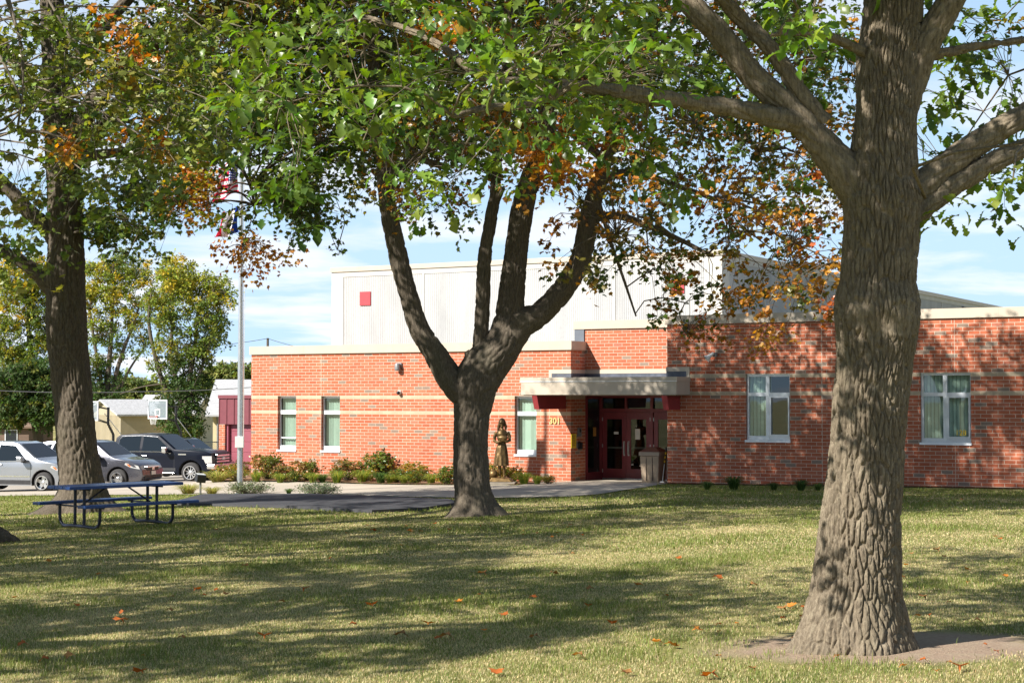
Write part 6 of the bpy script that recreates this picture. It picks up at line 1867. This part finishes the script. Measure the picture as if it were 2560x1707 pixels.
# pale hanging twigs
for (x0, y0, x1, y1, x2, y2) in ((10, -20, 60, 130, 45, 330), (110, -20, 190, 120, 240, 210), (45, 330, 110, 330, 165, 350), (0, 140, 50, 240, 40, 330), (20, -10, 45, 80, 55, 200)):
    WT.v_tube([np.array(at(x0, y0, 23)), np.array(at(x1, y1, 22.8)), np.array(at((x1 + x2) / 2 + 4, (y1 + y2) / 2, 22.8)), np.array(at(x2, y2, 22.7))], [0.022, 0.018, 0.014, 0.008], 6)
finish_tree(ft, W, WT, CR, M['bark_maple'], pale=bark_material('pale_twig_bark', (0.10, 0.082, 0.062), (0.24, 0.20, 0.155)))

# ---- shade trees standing beside and behind the photographer, whose shadows fall on the lawn
def shade_tree(x, y, crown_r, zc, rz_, n, seed, per=70, size=0.19):
    t = thing('shade_tree', 'tall lawn tree outside the picture whose shadow dapples the grass', 'tree', (x, y, float(gz(x, y))), 0, 'shade trees beside the lawn')
    W = Wood(); g0 = float(gz(x, y))
    W.limb([(x, y, g0 - .1), (x, y, g0 + 2), (x + .1, y, g0 + 5), (x, y + .1, zc + 2)], [0.45, 0.33, 0.28, 0.1], ns=32, step=0.12, amp=0.02, cu=.09, cv=.35, seed=seed, lump=.05, flare=f_flare)
    for k in range(6):
        a_ = k * 1.05 + seed; W.limb([(x, y, g0 + 3.6 + .3 * k), (x + crown_r * .45 * math.cos(a_), y + crown_r * .45 * math.sin(a_), zc - .6), (x + crown_r * .85 * math.cos(a_), y + crown_r * .85 * math.sin(a_), zc + .8)], [.15, .1, .04], ns=10, step=.2, seed=seed + k)
    CR = Crown(); tg_ = ellipsoid_targets((x, y, zc), (crown_r, crown_r, rz_), n)
    CR.clusters(T_TUFT, tg_, RNG.uniform(.5, 1.0, n), per, size, col_mix(G_DARK, n))
    finish_tree(t, W, None, CR, M['bark_maple'])
shade_tree(-10.2, 9.3, 3.7, 8.3, 2.8, 130, 81)
shade_tree(-13.4, 16.6, 4.8, 9.0, 3.2, 175, 82)
shade_tree(-14.2, 33.8, 2.8, 10.4, 2.4, 75, 84)
shade_tree(-20.5, 21.5, 4.6, 10.0, 3.2, 110, 85)

# ---- trees beyond the lot
def far_tree(name, label, px, Y, stems, blobs, leaf, seed, per=20, group=None):
    p = gpt(px, Y)
    t = thing(name, label, 'tree', p, 0, group)
    W = Wood()
    for pts in stems:
        P, R = px_path(pts, Y); W.limb(P, R, ns=10, step=0.35, seed=seed, lump=.05)
    CR = Crown(); allT = []
    for (cx_, cy_, rx, ry, n, table) in blobs:
        T_, _ = blob(cx_, cy_, rx, ry, n, Y - 2.6, Y + 2.6)
        CR.clusters(T_TUFT, T_, RNG.uniform(.3, .65, n), int(per * 2.5), leaf * .64, col_mix(table, n), droop=.2, jitter=.25); allT.append(T_)
    WT = Wood(); WT.nodes = list(W.nodes); WT.twigs(np.vstack(allT), .06, .018, seed=seed, minr=9, sub=.12, ns=4)
    finish_tree(t, W, WT, CR, M['bark_far'], M['leaf_far'])
GY_ = [(4, (0.26, 0.27, 0.04)), (3, (0.19, 0.23, 0.035)), (2, (0.38, 0.32, 0.04)), (1.2, (0.48, 0.34, 0.035))]
GG_ = [(4, (0.12, 0.165, 0.032)), (3, (0.17, 0.20, 0.035)), (1, (0.28, 0.25, 0.035))]
GD_ = [(4, (0.045, 0.075, 0.02)), (3, (0.06, 0.10, 0.024)), (1, (0.12, 0.13, 0.025))]
GN_ = [(4, (0.16, 0.19, 0.05)), (3, (0.22, 0.23, 0.06)), (1, (0.12, 0.16, 0.05))]
grp = 'trees beyond the parking lot'
far_tree('yellowing_tree', 'yellow-topped slender tree with upright stems left of the flagpole', 447, 101,
         [[(447, 1120, 9), (440, 1050, 8), (405, 950, 6), (385, 880, 5), (372, 800, 4), (380, 720, 2)], [(450, 1100, 9), (452, 1000, 7), (428, 900, 5), (432, 790, 4), (430, 680, 2)], [(455, 1080, 8), (472, 960, 6), (488, 860, 5), (495, 780, 4), (520, 690, 2)], [(450, 1050, 6), (500, 930, 4), (530, 830, 3), (560, 730, 2)], [(400, 960, 2), (350, 968, 1.5), (300, 985, 1)]],
         [(440, 690, 45, 48, 95, GY_), (500, 730, 55, 45, 60, GY_), (555, 735, 26, 40, 28, GY_), (400, 760, 40, 50, 50, GG_), (470, 820, 90, 70, 95, GG_), (535, 800, 30, 60, 32, GG_), (470, 930, 60, 60, 70, GD_), (450, 1010, 60, 60, 110, GD_), (460, 1070, 45, 30, 60, GD_), (520, 880, 20, 40, 14, GG_), (390, 900, 25, 40, 12, GG_)], 0.26, 91, group=grp)
far_tree('golden_green_tree', 'broad golden-green tree just right of the left maple trunk', 285, 136,
         [[(262, 1120, 10), (265, 1000, 9), (275, 880, 6), (280, 800, 4), (285, 700, 2)], [(268, 1020, 7), (300, 900, 5), (330, 820, 3), (350, 760, 2)], [(262, 1000, 6), (240, 880, 4), (225, 780, 3)], [(268, 1040, 5), (320, 930, 3), (360, 870, 2)]],
         [(270, 700, 70, 55, 120, GY_), (310, 650, 22, 25, 18, GG_), (352, 680, 22, 40, 26, GY_), (250, 770, 70, 60, 90, GY_), (340, 770, 45, 50, 45, GY_), (250, 860, 60, 60, 60, GG_), (330, 850, 50, 40, 22, GG_), (260, 960, 50, 60, 90, GD_), (240, 1020, 40, 35, 50, GD_)], 0.30, 92, group=grp)
far_tree('spreading_green_tree', 'wide green tree filling the photo edge left of the maple trunk', 90, 140,
         [[(98, 1130, 12), (95, 1040, 11), (80, 900, 8), (70, 800, 5), (80, 700, 3)], [(96, 1050, 8), (50, 940, 6), (10, 860, 4)], [(97, 1050, 8), (130, 930, 5), (125, 800, 3)]],
         [(70, 690, 90, 50, 130, GY_), (30, 760, 70, 60, 100, GY_), (110, 760, 50, 60, 70, GG_), (60, 850, 90, 60, 120, GG_), (20, 920, 50, 60, 70, GG_), (110, 900, 50, 60, 60, GG_)], 0.32, 93, group=grp)
far_tree('dark_green_tree', 'dark dense green tree with forked trunk above the brown house', 95, 104,
         [[(97, 1125, 13), (92, 1070, 12), (70, 1010, 8), (30, 950, 5)], [(100, 1080, 11), (125, 1020, 7), (140, 960, 4)], [(96, 1080, 8), (90, 1000, 6), (85, 940, 4)]],
         [(60, 970, 95, 60, 220, GD_), (110, 1020, 45, 45, 90, GD_), (20, 1030, 50, 35, 60, GD_), (100, 940, 60, 40, 70, GD_)], 0.30, 94, group=grp)
far_tree('round_far_tree', 'pale green distant tree showing over the cream house roof', 585, 170,
         [[(585, 1080, 8), (583, 980, 6), (580, 930, 3)]], [(560, 940, 50, 28, 70, GN_), (605, 935, 35, 28, 55, GN_), (520, 960, 35, 30, 45, GN_), (590, 970, 60, 25, 60, GN_)], 0.55, 95, group=grp)
for k, (px, py, rx, ry, n, lab) in enumerate(((345, 975, 55, 28, 90, 'pale distant tree behind the tan shed roof'), (420, 985, 50, 22, 70, 'distant tree seen between the basketball board and the slender tree'), (230, 1000, 45, 22, 60, 'distant tree low behind the half hidden hoop'))):
    far_tree('distant_tree', lab, px, 160, [[(px, 1085, 8), (px, 1000, 6), (px + 3, 960, 3)]], [(px, py, rx, ry, n, GN_), (px, py + 35, rx * .9, 25, int(n * .6), GG_)], 0.5, 96 + k, group=grp)
# far woods closing the horizon
Pw = []
for k in range(900):
    X = RNG.uniform(-260, 320); Y = RNG.uniform(300, 380); Pw.append((X, Y, RNG.uniform(-1.5, 7.5)))
CR = Crown(); Pw = np.array(Pw); CR.clusters(T_TUFT, Pw, RNG.uniform(1.6, 3.0, len(Pw)), 22, 1.5, col_mix(GN_, len(Pw)), droop=.1)
o = CR.build('far_woods', M['leaf_far'], None); tag(o, 'pale green belt of woods along the horizon', 'woods', kind='stuff')

# ------------------------------------------------------------------ shrubs and clumps in the beds
def shrub_proto(name, r, h, n, table, leaf, tmpl=T_OVAL, seed=0):
    cr = Crown()
    tg_ = []
    while len(tg_) < n:
        p = RNG.normal(size=3); p /= np.linalg.norm(p); p *= RNG.uniform(.35, 1.0)
        q = np.array([p[0] * r, p[1] * r, h * .52 + p[2] * h * .48])
        if q[2] > 0.02: tg_.append(q)
    tg_ = np.array(tg_)
    cr.clusters(tmpl, tg_, np.full(n, r * .22), 16, leaf, col_mix(table, n), droop=-.3, jitter=.25)
    W = Wood()
    for q in tg_[::3]:
        W.v_tube([np.array([q[0] * .1, q[1] * .1, -0.03]), q * np.array([.6, .6, .5]), q], [.012, .008, .004], 4)
    return cr, W
def blade_clump(r, h, n, table, seed=0, width=0.012):
    V, F, C = [], [], []
    for k in range(n):
        a_ = RNG.random() * 2 * PI; L = h * RNG.uniform(.7, 1.25); out_ = r * RNG.uniform(.3, 1.1); b0 = RNG.random() * r * .25
        d = np.array([math.cos(a_), math.sin(a_)]); s_ = np.array([-d[1], d[0]])
        c = np.array(table[RNG.integers(len(table))]) * RNG.uniform(.7, 1.3)
        i0 = len(V)
        for q, z_ in ((0, -.02), (.35, .62), (.7, .95), (1.0, .70)):
            p = d * (b0 + out_ * q ** 1.3); w_ = width * (1 - q * .85)
            V.append((p[0] - s_[0] * w_, p[1] - s_[1] * w_, L * z_)); V.append((p[0] + s_[0] * w_, p[1] + s_[1] * w_, L * z_)); C += [c, c]
        for j in range(3): F.append((i0 + 2 * j, i0 + 2 * j + 1, i0 + 2 * j + 3, i0 + 2 * j + 2))
    return np.array(V), np.array(F), np.array(C)
S_GREEN = [(3, (0.10, 0.15, 0.03)), (2, (0.17, 0.19, 0.035)), (1, (0.30, 0.22, 0.04))]
S_YEL = [(3, (0.24, 0.23, 0.04)), (2, (0.15, 0.18, 0.03)), (2, (0.34, 0.20, 0.05))]
S_SAGE = [(3, (0.16, 0.19, 0.10)), (2, (0.11, 0.14, 0.07)), (1, (0.22, 0.23, 0.13))]
S_RED = [(2, (0.16, 0.17, 0.04)), (2, (0.26, 0.15, 0.05)), (1, (0.1, 0.14, 0.03))]
protos = {}
def plant(kind, px, py, scale, label, sy=1.0):
    p = on_ground(px, py)
    if kind not in protos:
        root = thing({'round': 'round_shrub', 'yellow': 'yellowing_shrub', 'sage': 'sage_shrub', 'red': 'bronze_shrub', 'lily': 'daylily_clump', 'grass': 'grass_tuft', 'darklily': 'daylily_clump'}[kind], label, 'plant')
        if kind in ('round', 'yellow', 'sage', 'red'):
            par = {'round': (.42, .85, 90, S_GREEN, .085), 'yellow': (.5, .75, 80, S_YEL, .085), 'sage': (.75, .5, 150, S_SAGE, .06), 'red': (.48, .85, 90, S_RED, .085)}[kind]
            cr, W = shrub_proto('x', par[0], par[1], par[2], par[3], par[4])
            cr.build('foliage', M['leaf'], root); W.build('stems', M['bark_far'], root)
        else:
            tb = {'lily': [(.22, .26, .045), (.30, .28, .05), (.13, .20, .035)], 'grass': [(.34, .31, .08), (.22, .25, .05), (.40, .33, .12)], 'darklily': [(.05, .10, .025), (.08, .13, .03)]}[kind]
            V, F, C = blade_clump(.62 if kind == 'grass' else .46, .34 if kind == 'grass' else .46, 200, tb)
            raw_mesh('blades', V, F, M['grass'], root, C)
        protos[kind] = root
        o = root
    else:
        o = copy_tree(protos[kind])
    o.location = (p.x, p.y, p.z + .02); o.rotation_euler = (0, 0, RNG.random() * 6.28); o.scale = (scale * .95, scale * .95, scale * .72 * sy)
    tag(o, label, 'plant', 'plants in the beds along the brick walls')
    return o
PL = [('red', 600, 1196, 1.25, 'tall yellow-bronze shrub at the far corner of the low brick wing'), ('yellow', 570, 1199, 1.0, 'yellow shrub between the pickup bumper and the flagpole'), ('red', 668, 1200, 1.45, 'large bronze-green shrub under the first narrow window'), ('red', 706, 1203, .9, 'smaller bronze shrub leaning on the large one under the first window'),
      ('red', 765, 1203, 1.15, 'bronze shrub just left of the second narrow window'), ('round', 735, 1206, .6, 'low green shrub in front of the gap between two narrow windows'), ('darklily', 806, 1207, .7, 'small dark leafy clump under the second narrow window'),
      ('red', 868, 1203, 1.2, 'tall rusty shrub right of the second narrow window'), ('lily', 842, 1208, 1.0, 'yellow-green daylily clump at the foot of the tall rusty shrub'), ('lily', 905, 1208, 1.05, 'yellow-green daylily clump left of the round green shrub'), ('round', 944, 1196, 1.45, 'round bright green shrub, tallest against the blank brick wall'),
      ('darklily', 952, 1210, .95, 'dark green clump at the foot of the round green shrub'), ('round', 992, 1209, .75, 'small green shrub right of the round green shrub'), ('yellow', 1034, 1204, 1.2, 'upright green-yellow shrub halfway to the middle trunk'), ('round', 1036, 1211, .7, 'low green clump before the upright green-yellow shrub'),
      ('lily', 1078, 1211, .85, 'low daylily clump left of the middle trunk'), ('round', 1118, 1212, .95, 'green shrub half hidden by the middle trunk'), ('yellow', 1235, 1207, 1.15, 'yellow shrub behind the bronze statue'), ('yellow', 1275, 1208, 1.0, 'yellow-green shrub right behind the statue plinth'),
      ('lily', 1310, 1212, .95, 'daylily clump right of the statue plinth'), ('lily', 1343, 1212, .7, 'small daylily clump below the narrow window by the entrance'), ('yellow', 1371, 1211, .5, 'tiny yellow plant below the numerals 301'),
      ('grass', 545, 1206, 1.3, 'pale arching grass tuft in front of the pickup wheel'), ('grass', 470, 1236, 1.0, 'pale arching grass tuft right of the picnic table'), ('grass', 530, 1237, .75, 'short grass tuft beside the ground spotlight'), ('sage', 622, 1236, .95, 'low sage-green shrub around the flagpole base'), ('sage', 796, 1237, .85, 'low sage-green shrub alone at the asphalt pad edge'), ('darklily', 722, 1237, .4, 'small dry dark clump between the two sage shrubs'),
      ('darklily', 1768, 1225, .55, 'small dark clump left of the first wide window'), ('darklily', 1835, 1225, .9, 'large dark green clump below the first wide window'), ('darklily', 1935, 1226, .5, 'dark clump under the right end of the first wide window'), ('darklily', 2002, 1227, .7, 'dark leafy clump close to the near oak trunk'), ('darklily', 2045, 1227, .5, 'small dark clump touching the oak trunk outline'),
      ('lily', 700, 1208, .8, 'daylily clump in front of the smaller bronze shrub'), ('lily', 782, 1208, .85, 'daylily clump below the sill of the second narrow window'), ('yellow', 915, 1204, .8, 'loose yellow shrub behind the daylilies left of the round green shrub'),
      ('lily', 975, 1210, .8, 'daylily clump between the round green shrub and the small green shrub'), ('lily', 1010, 1211, .75, 'daylily clump beside the low green clump'), ('red', 1062, 1206, .7, 'small bronze shrub left of the middle trunk'), ('yellow', 590, 1204, .8, 'low yellow-green plant just left of the flagpole'), ('lily', 640, 1206, .9, 'daylily clump right of the flagpole under the brick corner')]
for a_ in PL: plant(*a_)

# ------------------------------------------------------------------ lawn grass and fallen leaves
def grass_field(Y0, Y1, dens, h, w, seed):
    rg = np.random.default_rng(seed)
    half = lambda y: 0.335 * y + 1.5
    area = (half(Y0) + half(Y1)) * (Y1 - Y0)
    n = int(area * dens)
    y = Y0 + (Y1 - Y0) * rg.random(n * 2)
    x = (rg.random(n * 2) * 2 - 1) * half(Y1)
    k = np.abs(x) < half(y); x, y = x[k][:n], y[k][:n]
    keep = np.ones(len(x), bool)
    for p_ in PAVED: keep &= ~inside(p_, x, y)
    d = np.hypot((x - 2.75) / 1.5, (y - 12.0) / .98)
    keep &= (d + .12 * np.sin(x * 5 + y * 3) + .1 * np.sin(x * 11 - y * 7) > .95 + rg.normal(size=len(x)) * .16)
    keep &= ~((y > 49.0 - 0.56 * x) )
    x, y = x[keep], y[keep]; n = len(x)
    # patches: green against straw
    f = np.sin(x * 1.1 + 2 * np.sin(y * .5)) + np.sin(y * 1.7 + 1.3 * np.sin(x * .9 + 1)) + .7 * np.sin(x * 3.1 - y * 2.2) + .5 * np.sin(x * 6.3 + y * 5.1)
    pr = 1 / (1 + np.exp(-(f * .75 + np.where(y > 24, (y - 24) * .12, 0) - .65)))  # blades turn greener towards the building, standing in for shade there
    green = rg.random(n) < pr
    tuft = (f > 1.0) & (rg.random(n) < .35)
    col = np.where(green[:, None], np.array([.17, .20, .05]) * rg.uniform(.7, 1.4, n)[:, None], np.array([.55, .465, .25]) * rg.uniform(.75, 1.18, n)[:, None])
    col *= 1 + rg.normal(size=(n, 3)) * .06
    hh = h * rg.uniform(.5, 1.15, n) * np.where(green, 1.1, .75) * np.where(tuft, 2.0, 1)
    a_ = rg.random(n) * 2 * PI; lean = rg.uniform(.25, 1.1, n) * np.where(green, .8, 1.5)
    ww = w * rg.uniform(.6, 1.3, n)
    zb = gz(x, y)
    dx, dy = np.cos(a_), np.sin(a_); sx, sy = -dy, dx
    b1 = np.stack([x - sx * ww, y - sy * ww, zb - .005], 1); b2 = np.stack([x + sx * ww, y + sy * ww, zb - .005], 1)
    m1 = np.stack([x + dx * hh * lean * .35 - sx * ww * .7, y + dy * hh * lean * .35 - sy * ww * .7, zb + hh * .6], 1); m2 = np.stack([x + dx * hh * lean * .35 + sx * ww * .7, y + dy * hh * lean * .35 + sy * ww * .7, zb + hh * .6], 1)
    tp = np.stack([x + dx * hh * lean, y + dy * hh * lean, zb + hh * np.clip(1.1 - .35 * lean, .35, 1)], 1)
    V = np.stack([b1, b2, m2, m1, tp], 1).reshape(-1, 3)
    o_ = (np.arange(n) * 5)[:, None]
    F = np.concatenate([o_ + np.array([[0, 1, 2]]), o_ + np.array([[0, 2, 3]]), o_ + np.array([[3, 2, 4]])])
    return V, F, np.repeat(col, 5, axis=0)
parts = [grass_field(9.2, 14.5, 3600, .030, .0024, 1), grass_field(14.5, 21, 2300, .030, .0028, 2), grass_field(21, 32, 950, .034, .0046, 3), grass_field(32, 52, 280, .040, .008, 4)]
V, F, C, n0 = [], [], [], 0
for v, f, c in parts: V.append(v); F.append(f + n0); C.append(c); n0 += len(v)
o = raw_mesh('grass', np.concatenate(V), np.concatenate(F), M['grass'], None, np.concatenate(C)); tag(o, 'short mown grass blades, partly dry, over the whole lawn', 'grass', kind='stuff')

def fallen_proto(seed):
    rg = np.random.default_rng(seed)
    V, F = leaf_template(MAPLE, .3, .3)
    V = V.copy(); V[:, 1] -= .5
    V[:, 2] += .15 * np.abs(V[:, 0]) + .10 * np.sin(6 * V[:, 1] + seed) + .16
    return V * .11, F
spots = [(110, 1657), (420, 1533), (700, 1512), (930, 1330), (1070, 1568), (1007, 1597), (1120, 1602), (1645, 1615), (1675, 1622), (1740, 1582), (1530, 1565), (1258, 1545), (1150, 1512), (1790, 1450), (2268, 1418), (2345, 1380), (2420, 1430), (1780, 1700), (1450, 1650), (1240, 1690), (118, 1408), (250, 1440), (40, 1500), (540, 1328), (1025, 1332), (1380, 1440), (1480, 1480), (1960, 1530), (1985, 1520), (2440, 1560), (660, 1600), (880, 1570), (300, 1560), (180, 1650), (2490, 1345), (1340, 1600), (1560, 1690), (760, 1480), (1695, 1400), (2510, 1445), (60, 1620), (350, 1690), (930, 1520), (1210, 1440), (1430, 1390), (1880, 1470), (610, 1420), (2400, 1680), (2310, 1500), (490, 1480), (1330, 1500), (1600, 1470)]
lp = []
fm_ = leaf_material('fallen_leaf', 0.25, .6, .2)
for k in range(3):
    V, F = fallen_proto(k)
    c = [(.50, .19, .035), (.42, .12, .03), (.34, .17, .06)][k]
    o = raw_mesh('fallen_leaf', V, F, fm_, None, np.tile(np.array(c), (len(V), 1)), smooth=False)
    lp.append(o)
extra = []
for _ in range(34): extra.append((2150 + RNG.normal() * 330, 1560 + RNG.normal() * 70))
for _ in range(22): extra.append((1190 + RNG.normal() * 160, 1310 + abs(RNG.normal()) * 30))
for _ in range(14): extra.append((RNG.uniform(1680, 2540), RNG.uniform(1232, 1260)))
extra = [q for q in extra if 5 < q[0] < 2555 and q[1] < 1700]
NX = len(extra)
while len(extra) < NX + 26:
    extra.append((RNG.uniform(10, 2550), RNG.uniform(1330, 1700)))
used = [0, 0, 0]
for k, (px, py) in enumerate(spots + extra):
    p = on_ground(px, py)
    if inside(pad_poly, np.array([p.x]), np.array([p.y]))[0]: continue
    i = int(RNG.integers(3))
    o = lp[i] if not used[i] else lp[i].copy()
    if used[i]: COL.objects.link(o)
    used[i] = 1
    sc = RNG.uniform(.7, 1.15) if k < len(spots) else RNG.uniform(.35, .7)
    o.location = (p.x, p.y, p.z + .022); o.scale = (sc, sc, sc); o.rotation_euler = (RNG.normal() * .14, RNG.normal() * .14, RNG.random() * 6.28)
    tag(o, 'curled orange-brown leaf fallen on the lawn', 'leaf', 'leaves fallen on the lawn')
